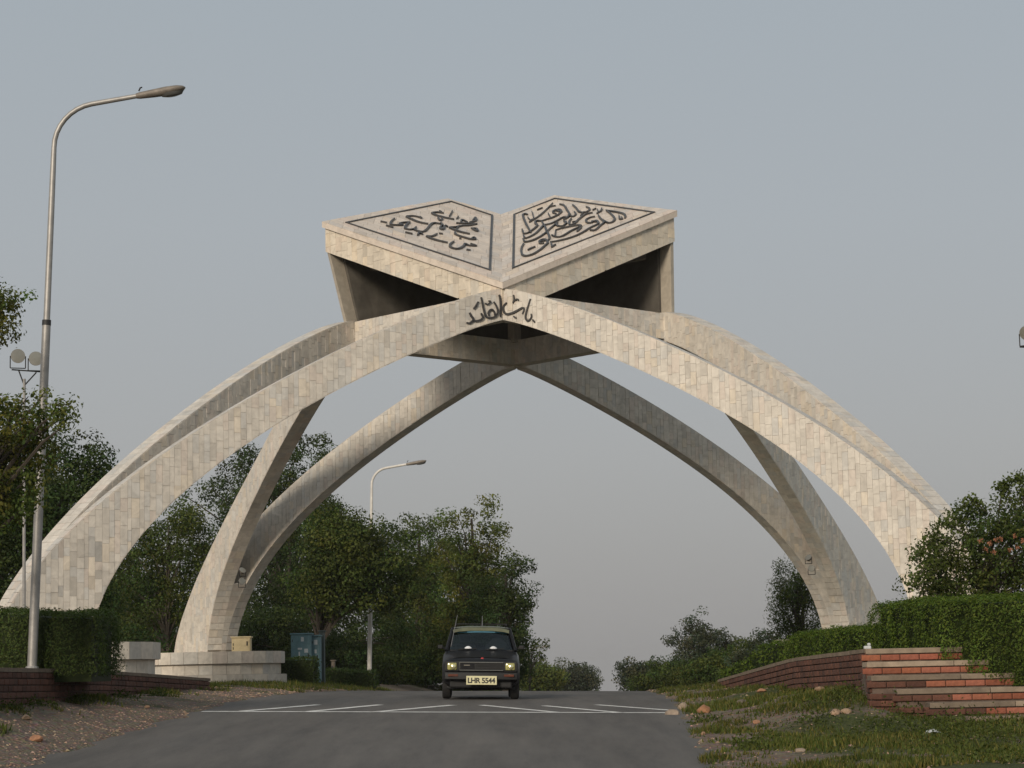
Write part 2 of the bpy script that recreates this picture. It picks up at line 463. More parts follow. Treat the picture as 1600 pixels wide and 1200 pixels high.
def mat_asphalt():
    m, t, b = nodes_mat('worn_asphalt')
    b.inputs['Roughness'].default_value = .82
    b.inputs['Specular IOR Level'].default_value = .3
    co = N(t, 'ShaderNodeTexCoord')
    n1 = N(t, 'ShaderNodeTexNoise'); n1.inputs['Scale'].default_value = 90; n1.inputs['Detail'].default_value = 4
    n2 = N(t, 'ShaderNodeTexNoise'); n2.inputs['Scale'].default_value = .8; n2.inputs['Detail'].default_value = 6; n2.inputs['Roughness'].default_value = .65
    mp = N(t, 'ShaderNodeMapping'); mp.inputs['Scale'].default_value = (1.6, .28, 1)
    t.links.new(co.outputs['Object'], mp.inputs[0]); t.links.new(mp.outputs[0], n2.inputs['Vector'])
    t.links.new(co.outputs['Object'], n1.inputs['Vector'])
    r = N(t, 'ShaderNodeValToRGB')
    r.color_ramp.elements[0].position = .3; r.color_ramp.elements[0].color = (.095, .088, .082, 1)
    r.color_ramp.elements[1].position = .7; r.color_ramp.elements[1].color = (.145, .136, .127, 1)
    t.links.new(n2.outputs['Fac'], r.inputs[0])
    r2 = N(t, 'ShaderNodeValToRGB')
    r2.color_ramp.elements[0].position = .3; r2.color_ramp.elements[0].color = (.72, .72, .72, 1)
    r2.color_ramp.elements[1].position = .75; r2.color_ramp.elements[1].color = (1.25, 1.22, 1.18, 1)
    t.links.new(n1.outputs['Fac'], r2.inputs[0])
    mx = N(t, 'ShaderNodeMixRGB', blend_type='MULTIPLY'); mx.inputs[0].default_value = 1
    t.links.new(r.outputs[0], mx.inputs[1]); t.links.new(r2.outputs[0], mx.inputs[2])
    n4 = N(t, 'ShaderNodeTexNoise'); n4.inputs['Scale'].default_value = 2.2; n4.inputs['Detail'].default_value = 9; n4.inputs['Roughness'].default_value = .75
    mp4 = N(t, 'ShaderNodeMapping'); mp4.inputs['Scale'].default_value = (1.0, .10, 1); t.links.new(co.outputs['Object'], mp4.inputs[0]); t.links.new(mp4.outputs[0], n4.inputs['Vector'])
    r4 = N(t, 'ShaderNodeValToRGB'); r4.color_ramp.elements[0].position = .35; r4.color_ramp.elements[0].color = (.80, .80, .80, 1); r4.color_ramp.elements[1].position = .62; r4.color_ramp.elements[1].color = (1.10, 1.08, 1.05, 1)
    t.links.new(n4.outputs['Fac'], r4.inputs[0])
    mx4 = N(t, 'ShaderNodeMixRGB', blend_type='MULTIPLY'); mx4.inputs[0].default_value = 1
    t.links.new(mx.outputs[0], mx4.inputs[1]); t.links.new(r4.outputs[0], mx4.inputs[2])
    t.links.new(mx4.outputs[0], b.inputs['Base Color'])
    bp = N(t, 'ShaderNodeBump'); bp.inputs['Strength'].default_value = .35; bp.inputs['Distance'].default_value = .008
    t.links.new(n1.outputs['Fac'], bp.inputs['Height']); t.links.new(bp.outputs[0], b.inputs['Normal'])
    return m
M['ground'] = mat_ground(); M['asphalt'] = mat_asphalt()
ground = link('ground', indexed_mesh('ground', gv, gf, M['ground']))
tag(ground, kind='structure')
# road sheet (its ragged edge comes from the verge rising over it)
ry = grid_lines([(-60, 12, 6), (12, 24, 1.2), (24, 50, .3), (50, 90, 1.0), (90, 300, 6)])
rt = np.linspace(0, 1, 25)
RY, RT = np.meshgrid(ry, rt, indexing='ij')
RX = (road_l(RY) - .45) * (1 - RT) + (road_r(RY) + .45) * RT
RZ = road_at(RX, RY)
rv = np.column_stack([RX.ravel(), RY.ravel(), RZ.ravel()])
ii, jj = np.meshgrid(np.arange(24), np.arange(len(ry) - 1))
a0 = (jj * 25 + ii).ravel()
road = link('road', indexed_mesh('road', rv, np.column_stack([a0, a0 + 1, a0 + 26, a0 + 25]), M['asphalt']))
tag(road, kind='structure')

def on_road(px, py):
    lo, hi = 18.0, 56.0
    for _ in range(50):
        mid = (lo + hi) / 2
        p = at(px, py, mid)
        if p.z > road_at(p.x, mid): lo = mid
        else: hi = mid
    return at(px, py, lo)
def marking(p0, p1, w0, w1):
    """painted bar on the asphalt between two road points, widths measured along the road"""
    a, b = on_road(*p0), on_road(*p1)
    n = max(4, int((b - a).length / .3))
    mb = MB()
    d = (b - a); d.z = 0
    per = Vector((-d.y, d.x, 0)).normalized()
    rows = []
    for i in range(n + 1):
        t = i / n
        p = a.lerp(b, t); w = (w0 * (1 - t) + w1 * t) / 2 * (1 + .10 * math.sin(i * 2.3))
        for s in (-1, 1):
            q = p + per * w * s
            rows.append((q.x, q.y, float(road_at(q.x, q.y)) + .005))
    mb.add(rows, [(2 * i, 2 * i + 1, 2 * i + 3, 2 * i + 2) for i in range(n)])
    return mb.build('painted_line', M['line'], road)
marking((315, 1112), (1040, 1114), .20, .20)
for q in (((378, 1111.5), (497, 1101.5)), ((484, 1112), (594, 1101.5)), ((582, 1113), (708, 1102))):
    marking(q[0], q[1], .16, .16)
for q in (((752, 1102), (872, 1113.5)), ((850, 1103), (972, 1114)), ((932, 1101.5), (1046, 1110))):
    marking(q[0], q[1], .14, .14)

# ------------------------------------------------------------------ gateway monument
YAW, X0, DC = 0.0362, -0.0317, 52.232
CR, TH0, TH1, K0, K1, TRIB = 3.9801, 0.6392, 0.5452, 0.36, 0.2597, 0.3866
ZG, ZT, ZBOT, PT, QT, SB, PB, QB, AH = 0.793, 8.4802, 7.8151, 1.3259, 1.4474, 0.1628, 1.2045, 1.7964, 9.775
ZBASE = 1.20
OFF = EYE - ZBASE
gate = empty('gateway_monument', (X0, DC, ZBASE), -YAW,
             'pale marble gateway of eight curved ribs carrying an open book over the road', 'monument')
_cs, _sn = math.cos(YAW), math.sin(YAW)
def to_local(p):
    dx, dy = p.x - X0, p.y - DC
    return Vector((_cs * dx - _sn * dy, _sn * dx + _cs * dy, p.z - ZBASE))
def to_world(p):
    return Vector((X0 + _cs * p[0] + _sn * p[1], DC - _sn * p[0] + _cs * p[1], p[2] + ZBASE))
def dir_world(n):
    return Vector((_cs * n[0] + _sn * n[1], -_sn * n[0] + _cs * n[1], n[2]))

NS_ = 601
_s = np.linspace(0, 1, NS_)
_P0 = np.array([-AH, -AH]); _P3 = np.array([0, -CR]); _Lc = np.linalg.norm(_P3 - _P0)
_P1 = _P0 + K0 * _Lc * np.array([math.cos(TH0), math.sin(TH0)]); _P2 = _P3 - K1 * _Lc * np.array([math.cos(TH1), math.sin(TH1)])
_q = _s[:, None]
PLAN = (1 - _q) ** 3 * _P0 + 3 * _q * (1 - _q) ** 2 * _P1 + 3 * _q * _q * (1 - _q) * _P2 + _q ** 3 * _P3
_d = np.gradient(PLAN, axis=0); _d /= np.linalg.norm(_d, axis=1)[:, None]
NIN = np.stack([-_d[:, 1], _d[:, 0]], 1)                       # towards the inside of the star
PLAN = PLAN - NIN * (0.20 * np.clip(1 - _s / .45, 0, 1) ** 1.5)[:, None]   # blunt foot
ARC = np.concatenate([[0], np.cumsum(np.linalg.norm(np.diff(PLAN, axis=0), axis=1))])
_td = (PLAN[:, 0] - PLAN[:, 1]) / (NIN[:, 1] - NIN[:, 0])
THK = np.minimum(TRIB, _td)
INNER = PLAN + NIN * THK[:, None]
INNER[-1] = (0, -CR + TRIB / math.cos(TH1))
_zt = ZG + (ZT - ZG) * np.clip(1 - (1 - _s) ** PT, 0, 1) ** (1 / QT) + OFF
_x = np.clip((1 - _s) / (1 - SB), 0, 1)
FOOT = 0.70 + OFF
_zb = np.where(_s <= SB, FOOT, ZG + (ZBOT - ZG) * np.clip(1 - _x ** PB, 0, 1) ** (1 / QB) + OFF)
_zb[_s <= SB] = FOOT
LTOT = ARC[-1]
# fine sampling near the steep part of the underside
def at_arc(l):
    return np.array([np.interp(l, ARC, PLAN[:, 0]), np.interp(l, ARC, PLAN[:, 1])])
def in_arc(l):
    return np.array([np.interp(l, ARC, INNER[:, 0]), np.interp(l, ARC, INNER[:, 1])])
def nin_arc(l):
    n = np.array([np.interp(l, ARC, NIN[:, 0]), np.interp(l, ARC, NIN[:, 1])]); return n / np.linalg.norm(n)
def zt_arc(l): return float(np.interp(l, ARC, _zt))
def zb_arc(l): return float(np.interp(l, ARC, _zb))
SBL = float(np.interp(SB, _s, ARC))
RIBS = {'FLF': (1, 1, 0), 'FRF': (-1, 1, 0), 'FLL': (1, 1, 1), 'FRR': (-1, 1, 1), 'BLB': (1, -1, 0), 'BRB': (-1, -1, 0), 'BLL': (1, -1, 1), 'BRR': (-1, -1, 1)}
def tr(rib, u, v):
    su, sv, sw = RIBS[rib]
    if sw: u, v = v, u
    return u * su, v * sv

def slab_tone():
    r = random.random()
    k = random.uniform(.93, 1.05)
    if r < .16: c = (.91, .94, .98)
    elif r < .24: c = (1.04, 1.0, .94)
    elif r < .30: c = (.86, .86, .86)
    else: c = (1, 1, 1) if random.random() < .8 else (1.0, .96, .95)
    return (c[0] * k, c[1] * k, c[2] * k)

def clip_poly(poly, a, b, c):
    """keep a*x+b*y+c >= 0"""
    out = []
    n = len(poly)
    for i in range(n):
        p, q = poly[i], poly[(i + 1) % n]
        dp, dq = a * p[0] + b * p[1] + c, a * q[0] + b * q[1] + c
        if dp >= 0: out.append(p)
        if dp * dq < 0:
            t = dp / (dp - dq)
            out.append((p[0] + (q[0] - p[0]) * t, p[1] + (q[1] - p[1]) * t))
    return out
def area2(poly):
    return abs(sum(poly[i][0] * poly[(i + 1) % len(poly)][1] - poly[(i + 1) % len(poly)][0] * poly[i][1] for i in range(len(poly)))) / 2

def slab_solid(poly, fn, h):
    """poly in (l,z); fn(l,z,off)->xyz"""
    n = len(poly)
    v = [fn(l, z, -.012) for l, z in poly] + [fn(l, z, h) for l, z in poly]
    f = [tuple(range(n, 2 * n))]
    for i in range(n):
        j = (i + 1) % n
        f.append((i, j, n + j, n + i))
    return v, f

def clad(l0, l1, zbf, ztf, fn, w=.13, hts=(.17, .40), g=.0045):
    """columns of upright slabs in running bond between two edges; yields (verts, faces, tone, area)"""
    out = []
    n = max(1, round((l1 - l0) / w)); w = (l1 - l0) / n
    cuts = [l0] + [l0 + (i + random.uniform(-.2, .2)) * w for i in range(1, n)] + [l1]
    for i in range(n):
        a, b = cuts[i] + g / 2, cuts[i + 1] - g / 2
        ba, bb, ta, tb = zbf(a), zbf(b), ztf(a), ztf(b)
        if max(ta, tb) - min(ba, bb) < .02: continue
        quad = [(a, ba), (b, bb), (b, tb), (a, ta)]
        z = min(ba, bb) - random.uniform(0, .4); top = max(ta, tb)
        while z < top:
            h = random.uniform(*hts)
            p = clip_poly(quad, 0, 1, -(z + g / 2))
            if len(p) > 2: p = clip_poly(p, 0, -1, z + h - g / 2)
            z += h
            if len(p) < 3 or area2(p) < 5e-4: continue
            out.append(slab_solid(p, fn, random.uniform(.012, .022)) + (slab_tone(), area2(p)))
    return out

bulk = MB()
bulk_top = MB()
rib_obj = {}
# parameter stations: dense where the underside is steep
ST = np.unique(np.concatenate([np.linspace(0, SBL, 8), SBL + (LTOT - SBL) * np.linspace(0, 1, 56) ** 1.8]))
for rib in RIBS:
    mb = MB()
    V, Fc = [], []
    for l in ST:
        o, i_ = at_arc(l), in_arc(l)
        zb_, zt_ = zb_arc(l), zt_arc(l)
        o = tr(rib, *o); i_ = tr(rib, *i_)
        V += [(o[0], o[1], zb_), (o[0], o[1], zt_), (i_[0], i_[1], zt_), (i_[0], i_[1], zb_)]
    m_ = len(ST)
    for k in range(m_ - 1):
        a, b = 4 * k, 4 * k + 4
        Fc += [(a, a + 1, b + 1, b), (a + 1, a + 2, b + 2, b + 1), (a + 2, a + 3, b + 3, b + 2), (a + 3, a, b, b + 3)]
    Fc += [(0, 1, 2, 3), (4 * m_ - 4, 4 * m_ - 3, 4 * m_ - 2, 4 * m_ - 1)]
    mb.add(V, Fc)
    ro = mb.build('arch_rib', M['mortar'], gate)
    rib_obj[rib] = ro
    def f_out(l, z, off, rib=rib):
        p = at_arc(l) - nin_arc(l) * off
        return tr(rib, p[0], p[1]) + (z,)
    def f_in(l, z, off, rib=rib):
        p = in_arc(l) + nin_arc(l) * off
        return tr(rib, p[0], p[1]) + (z,)
    for face, fn in (('o', f_out), ('i', f_in)):
        # the inner face starts where the two ribs of a foot part
        lo = 0.0 if face == 'o' else float(ARC[np.argmax(_td > TRIB)]) + .02
        pieces = clad(lo, LTOT - .01, zb_arc, zt_arc, fn)
        if face == 'o' and rib == 'FLF':      # blackened slabs where water has run down the near left foot
            pin = []
            for v, f, c, ar in pieces:
                lc = sum(p[0] for p in v) / len(v); zc = sum(p[2] for p in v) / len(v)
                if 1.7 < zc < 3.0 and -8.9 < lc < -7.9 and random.random() < .55:
                    k = random.uniform(.70, .95); c = (c[0] * k, c[1] * k, c[2] * k)
                pin.append((v, f, c, ar))
            pieces = pin
        if face == 'o' and rib in ('FLF', 'FRF'):
            pieces.sort(key=lambda q: -q[3])
            for v, f, c, ar in pieces[:148]:
                m2 = MB(); m2.add(v, f, c)
                m2.build('stone_slab', M['slab'], ro)
            pieces = pieces[148:]
        for v, f, c, ar in pieces: bulk.add(v, f, c)
    # slabs across the top and the underside of the rib
    for which in ('t', 'b'):
        l = 0.0 if which == 't' else SBL
        zf = zt_arc if which == 't' else zb_arc
        sg = 1 if which == 't' else -1
        while l < LTOT - .05:
            # step by true length along the curve
            slope = abs(zf(min(l + .02, LTOT)) - zf(l)) / .02
            st = random.uniform(.15, .26) / math.sqrt(1 + slope * slope)
            st = max(st, .012)
            l2 = min(l + st, LTOT)
            a, b = l + min(.003, st * .05), l2 - min(.003, st * .05)
            cut = random.choice((.5, .38, .62))
            nrm = np.array([-(zf(b) - zf(a)), b - a]); nrm = nrm / (np.linalg.norm(nrm) + 1e-9) * sg
            for c0, c1 in ((-.03, cut - .006), (cut + .006, 1.03)):
                pts_lo, pts_hi = [], []
                for ll in (a, b):
                    for cc in (c0, c1):
                        o, i_ = at_arc(ll), in_arc(ll)
                        p = o + (i_ - o) * cc
                        d2 = (at_arc(min(ll + .01, LTOT)) - at_arc(max(ll - .01, 0))); d2 = d2 / (np.linalg.norm(d2) + 1e-9)
                        for arr, off in ((pts_lo, -.01), (pts_hi, .018)):
                            q = p + d2 * nrm[0] * off
                            arr.append(tr(rib, q[0], q[1]) + (zf(ll) + nrm[1] * off,))
                v = pts_lo + pts_hi
                f = [(4, 5, 7, 6), (0, 1, 5, 4), (1, 3, 7, 5), (3, 2, 6, 7), (2, 0, 4, 6)]
                (bulk_top if which == 't' else bulk).add(v, f, slab_tone())
            l = l2
# each foot: a solid web between its two ribs up to the ledge that carries the floodlights
ZW = 2.62 + OFF
for su, sv in ((-1, -1), (1, -1), (-1, 1), (1, 1)):
    i0 = int(np.argmax(_td > TRIB)) - 6
    i1 = int(np.argmax(_zb > ZW))
    idx_ = np.unique(np.concatenate([np.linspace(i0, i1, 40).astype(int)]))
    mb = MB(); V, F = [], []
    for i in idx_:
        a = INNER[i]; zb0 = float(_zb[i])
        for (u, v) in ((a[0] + .0, a[1]), (a[1], a[0])):
            for z in (min(zb0, ZW), ZW):
                V.append((u * (-su), v * (-sv), z))
    for k in range(len(idx_) - 1):
        a, b = 4 * k, 4 * k + 4
        F += [(a, a + 1, b + 1, b), (a + 1, a + 3, b + 3, b + 1), (a + 3, a + 2, b + 2, b + 3), (a + 2, a, b, b + 2)]
    F += [(0, 1, 3, 2), (4 * len(idx_) - 4, 4 * len(idx_) - 3, 4 * len(idx_) - 1, 4 * len(idx_) - 2)]
    mb.add(V, F, (.80, .78, .75)); mb.build('foot_web', M['slab'], gate)
    # slabs on the underside of the web, flush with those of the ribs
    l = SBL; lend = float(ARC[i1])
    while l < lend:
        slope = abs(zb_arc(l + .02) - zb_arc(l)) / .02
        l2 = min(lend, l + max(.012, random.uniform(.15, .26) / math.sqrt(1 + slope * slope)))
        nz = np.array([(zb_arc(l2) - zb_arc(l)), -(l2 - l)]); nz = nz / (np.linalg.norm(nz) + 1e-9)
        v = []
        for off in (-.01, .018):
            for ll in (l + .001, l2 - .001):
                a = in_arc(ll)
                for (u, w_) in ((a[0], a[1]), (a[1], a[0])):
                    v.append(((u + nz[0] * off * .707) * (-su), (w_ + nz[0] * off * .707) * (-sv), zb_arc(ll) + nz[1] * off))
        bulk.add(v, [(4, 5, 7, 6), (0, 1, 5, 4), (2, 3, 7, 6)], slab_tone())
        l = l2
# end slabs of the blunt feet are covered by the core; ring beam between the four crowns
def wall_clad(p, q, zb0, zb1, zt0, zt1, side, target, **kw):
    p, q = np.array(p[:2], float), np.array(q[:2], float)
    L = np.linalg.norm(q - p); d = (q - p) / L; n = np.array([d[1], -d[0]]) * side
    fn = lambda l, z, off: (p[0] + d[0] * l + n[0] * off, p[1] + d[1] * l + n[1] * off, z)
    zb = lambda l: zb0 + (zb1 - zb0) * l / L
    zt = lambda l: zt0 + (zt1 - zt0) * l / L
    res = clad(0, L, zb, zt, fn, **kw)
    for v, f, c, a in res:
        if target is not None: target.add(v, f, c)
    return res
RZ0, RZ1 = ZBOT + OFF + .02, ZT + OFF - .03
cF, cL, cB, cR = (0, -CR + .04), (-CR + .04, 0), (0, CR - .04), (CR - .04, 0)
for p, q in ((cL, cF), (cF, cR), (cR, cB), (cB, cL)):
    d = np.array(q) - np.array(p); d = d / np.linalg.norm(d)
    nn = np.array([-d[1], d[0]])        # inside
    t_ = .38
    mb = MB()
    a, b = np.array(p), np.array(q)
    mb.prism([a, b, b + nn * t_ - d * t_, a + nn * t_ + d * t_], RZ0, RZ1)
    ring = mb.build('ring_beam', M['mortar'], gate)
    wall_clad(a, b, RZ0, RZ0, RZ1, RZ1, 1, bulk)
    wall_clad(a + nn * t_ + d * t_, b + nn * t_ - d * t_, RZ0, RZ0, RZ1, RZ1, -1, bulk)

# ---- the open book
vF, vC = -4.13, CR
def at_v(px, py, v):
    n = dir_world((0, 1, 0)); p0 = to_world((0, v, 0))
    return at_plane(px, py, p0, n)
bF = to_local(at_v(785, 441, vF)); bL = to_local(at_v(503, 346, 0)); bR = to_local(at_v(1058, 329, 0)); bC = to_local(at_v(783, 335, vC))
bF.x = 0.02
def page_plane(A, B, C_):
    n = (B - A).cross(C_ - A).normalized()
    return n if n.z > 0 else -n
nL, nR = page_plane(bF, bL, bC), page_plane(bF, bR, bC)
bLp = to_local(at_plane(700, 310, to_world(bF), dir_world(nL)))
bRp = to_local(at_plane(866, 305, to_world(bF), dir_world(nR)))
book = {'l': ([bF, bL, bLp, bC], nL), 'r': ([bF, bR, bRp, bC], nR)}
def plane_z(n, p0, x, y): return p0.z - (n.x * (x - p0.x) + n.y * (y - p0.y)) / n.z
outline = [bF, bR, bRp, bC, bLp, bL]     # counter-clockwise from above
def inset(poly, d):
    out = []
    n = len(poly)
    for i in range(n):
        p0, p1, p2 = poly[i - 1], poly[i], poly[(i + 1) % n]
        e1 = Vector((p1.x - p0.x, p1.y - p0.y)).normalized(); e2 = Vector((p2.x - p1.x, p2.y - p1.y)).normalized()
        n1 = Vector((-e1.y, e1.x)); n2 = Vector((-e2.y, e2.x))
        bis = (n1 + n2); k = d / max(.25, bis.length_squared / 2)
        out.append(Vector((p1.x + bis.x * k, p1.y + bis.y * k)))
    return out
LIP, THICK = .145, .74
ins = inset(outline, .075)
def zpage(x, y, s):
    n, p = (nL, bF) if s == 'l' else (nR, bF)
    return plane_z(n, p, x, y)
def book_half(name, pts, side, z_hi, z_lo, mat):
    mb = MB()
    n = len(pts)
    v = [(p.x, p.y, zpage(p.x, p.y, side) - z_lo) for p in pts] + [(p.x, p.y, zpage(p.x, p.y, side) - z_hi) for p in pts]
    f = [tuple(reversed(range(n))), tuple(range(n, 2 * n))]
    for i in range(n):
        j = (i + 1) % n
        f.append((i, j, n + j, n + i))
    mb.add(v, f)
    return mb.build(name, mat, gate)
pl = book_half('page', [outline[0], outline[3], outline[4], outline[5]], 'l', .02, LIP, M['page'])
pr = book_half('page', [outline[0], outline[1], outline[2], outline[3]], 'r', .02, LIP, M['page'])
tag(pl, 'left page of the stone book with the shorter raised inscription')
tag(pr, 'right page of the stone book with interlaced raised calligraphy')
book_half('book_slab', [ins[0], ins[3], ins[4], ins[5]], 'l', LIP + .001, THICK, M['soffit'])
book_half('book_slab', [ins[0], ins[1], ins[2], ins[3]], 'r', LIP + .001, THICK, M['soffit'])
for A, B, s in ((5, 0, 'l'), (0, 1, 'r')):
    a, b = ins[A], ins[B]
    za, zb_ = zpage(a.x, a.y, s), zpage(b.x, b.y, s)
    res = wall_clad((a.x, a.y), (b.x, b.y), za - THICK, zb_ - THICK, za - LIP - .01, zb_ - LIP - .01, 1, None, w=.19, hts=(.20, .36))
    for v, f, c, ar in res:
        m2 = MB(); m2.add(v, f, (c[0] * 1.03, c[1] * .99, c[2] * .92)); m2.build('fascia_slab', M['slab'], gate)
# stone tiles over each page and along its edge
def page_tiles(po, pts, n, side):
    A, B, C_ = pts[0], pts[1], pts[3]
    e1 = (B - A); e2 = (C_ - A)
    L1, L2 = e1.length, e2.length
    inv = Matrix(((e1.x, e2.x), (e1.y, e2.y))).inverted()
    poly = []
    for p in pts:
        q = inv @ Vector((p.x - A.x, p.y - A.y)); poly.append((q.x * L1, q.y * L2))
    sgn = 1 if sum(poly[i][0] * poly[(i + 1) % 4][1] - poly[(i + 1) % 4][0] * poly[i][1] for i in range(4)) > 0 else -1
    h, w, g = .46, .50, .008
    row = 0
    y = -.2
    top = max(p[1] for p in poly); xm = max(p[0] for p in poly)
    y = 0.0
    while y < top:
        x = -w * random.uniform(.2, 1)
        while x < xm:
            ww = w * random.uniform(.8, 1.2)
            c = [(x + g / 2, y + g / 2), (x + ww - g / 2, y + g / 2), (x + ww - g / 2, y + h - g / 2), (x + g / 2, y + h - g / 2)]
            x += ww
            for i in range(4):
                p, q = poly[i], poly[(i + 1) % 4]
                aa, bb = -(q[1] - p[1]) * sgn, (q[0] - p[0]) * sgn
                c = clip_poly(c, aa, bb, -(aa * p[0] + bb * p[1]) + 1e-6)
                if len(c) < 3: break
            if len(c) < 3 or area2(c) < .004: continue
            hh = random.uniform(.0, .006)
            v = []
            for off in (-.03, hh):
                for X, Y in c:
                    p = A + e1 * (X / L1) + e2 * (Y / L2) + n * off
                    v.append(tuple(p))
            k = len(c)
            f = [tuple(range(k, 2 * k))] + [(i, (i + 1) % k, k + (i + 1) % k, k + i) for i in range(k)]
            m2 = MB(); m2.add(v, f, slab_tone()); m2.build('page_tile', M['page'], po)
        y += h
page_tiles(pl, [bF, bL, bLp, bC], nL, 'l')
page_tiles(pr, [bF, bR, bRp, bC], nR, 'r')
# piers under the book's outer corners and at the back, walls closing the back of the hollow
def pier(top, base, zt_list, z0):
    mb = MB()
    v = [(p[0], p[1], z0) for p in base] + [(p[0], p[1], z) for p, z in zip(top, zt_list)]
    n = len(base)
    f = [tuple(reversed(range(n))), tuple(range(n, 2 * n))] + [(i, (i + 1) % n, n + (i + 1) % n, n + i) for i in range(n)]
    mb.add(v, f, (.62, .60, .56))  # darker tone paints in the shade of the book's overhang
    return mb.build('pier', M['slab'], gate)
for s, side, ip in ((-1, 'l', 5), (1, 'r', 1)):
    c0 = Vector((s * (CR - .03), 0)); ct = ins[ip]
    w = .44
    # square turned 45 degrees: outer corner at the crown of the side arch
    dirs = [Vector((0, 0)), Vector((-s * .07, -.07)), Vector((-s * .49, .35)), Vector((-s * .42, .42))]
    base = [c0 + q for q in dirs]; top = [Vector((ct.x + s * -.02, ct.y)) + q for q in dirs]
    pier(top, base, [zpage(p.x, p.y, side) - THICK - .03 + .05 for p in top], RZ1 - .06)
    wq = Vector((0, CR - .25))
b0 = Vector((0, CR - .10))
pb = [b0, b0 + Vector((.34, -.34)), b0 + Vector((0, -.68)), b0 + Vector((-.34, -.34))]
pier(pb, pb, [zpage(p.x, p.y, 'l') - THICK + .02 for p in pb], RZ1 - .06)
for s, side in ((-1, 'l'), (1, 'r')):
    a = Vector((s * (CR - .24), .26)); b = Vector((s * .12, CR - .30)); th = Vector((-s * .14, -.14))
    mb = MB()
    n = 10
    v, f = [], []
    for i in range(n + 1):
        p = a.lerp(b, i / n)
        out_ = s * (abs(ins[5 if s < 0 else 1].x) - CR - .03) * (1 - i / n)          # the wall leans out with the pier towards the book's corner
        for q in (p, p + th):
            v += [(q.x, q.y, RZ1 - .05), (q.x + out_, q.y, zpage(q.x + out_, q.y, side) - THICK + .03)]
    for i in range(n):
        k = 4 * i
        f += [(k, k + 1, k + 5, k + 4), (k + 2, k + 3, k + 7, k + 6), (k + 1, k + 3, k + 7, k + 5), (k, k + 2, k + 6, k + 4)]
    f += [(0, 1, 3, 2), (4 * n, 4 * n + 1, 4 * n + 3, 4 * n + 2)]
    mb.add(v, f)
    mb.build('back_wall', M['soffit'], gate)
# ribs (beams) under the book seen in the dark hollows
for s, side in ((-1, 'l'), (1, 'r')):
    a = Vector((s * 3.3, -.3)); b = Vector((s * .3, -.1))
    mb = MB()
    for t in (0,):
        za, zb_ = zpage(a.x, a.y, side) - THICK, zpage(b.x, b.y, side) - THICK
        mb.add([(a.x, a.y - .12, za - .22), (a.x, a.y + .12, za - .22), (a.x, a.y + .12, za + .05), (a.x, a.y - .12, za + .05),
                (b.x, b.y - .12, zb_ - .22), (b.x, b.y + .12, zb_ - .22), (b.x, b.y + .12, zb_ + .05), (b.x, b.y - .12, zb_ + .05)],
               [(0, 1, 2, 3), (4, 5, 6, 7), (0, 1, 5, 4), (1, 2, 6, 5), (2, 3, 7, 6), (3, 0, 4, 7)])
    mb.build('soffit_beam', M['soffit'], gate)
o = bulk.build('stone_cladding', M['slab'], gate); tag(o, kind='stuff')
o = bulk_top.build('top_cladding', M['slab_top'], gate); tag(o, kind='stuff')

# ---- raised inscriptions
def smooth_line(pts, m=5):
    pts = [Vector(p) for p in pts]
    if len(pts) < 3: return pts
    ext = [pts[0] * 2 - pts[1]] + pts + [pts[-1] * 2 - pts[-2]]
    out = []
    for i in range(1, len(ext) - 2):
        p0, p1, p2, p3 = ext[i - 1:i + 3]
        for k in range(m):
            t = k / m
            out.append(.5 * ((2 * p1) + (p2 - p0) * t + (2 * p0 - 5 * p1 + 4 * p2 - p3) * t * t + (3 * p1 - p0 - 3 * p2 + p3) * t ** 3))
    out.append(pts[-1])
    return out
def ribbon(mb, pts2, width, fn, h0, h1, taper=.55):
    """pts2: photo-traced stroke; fn(x,y)->(local point, normal) on the real surface"""
    pts = smooth_line(pts2)
    P = [fn(p.x, p.y) for p in pts]
    n = len(P)
    lo, hi = [], []
    for i in range(n):
        a, b = P[max(0, i - 1)][0], P[min(n - 1, i + 1)][0]
        nr = P[i][1]
        t = (b - a)
        if t.length < 1e-6: t = Vector((1, 0, 0))
        side = nr.cross(t.normalized())
        u = i / (n - 1)
        w = width / 2 * (taper + (1 - taper) * math.sin(math.pi * min(1, max(0, u * .9 + .08))))
        for sg in (-1, 1):
            lo.append(P[i][0] + side * w * sg + nr * h0); hi.append(P[i][0] + side * w * sg + nr * h1)
    v = lo + hi
    k = 2 * n
    f = []
    for i in range(n - 1):
        a = 2 * i
        f += [(k + a, k + a + 1, k + a + 3, k + a + 2), (a, a + 2, k + a + 2, k + a), (a + 1, k + a + 1, k + a + 3, a + 3)]
    f += [(0, 1, k + 1, k), (2 * n - 2, 2 * n - 1, k + 2 * n - 1, k + 2 * n - 2)]
    mb.add(v, f)
def on_page(n):
    p0, nw = to_world(bF), dir_world(n)
    return lambda x, y: (to_local(at_plane(x, y, p0, nw)), n)
fl, fr = on_page(nL), on_page(nR)
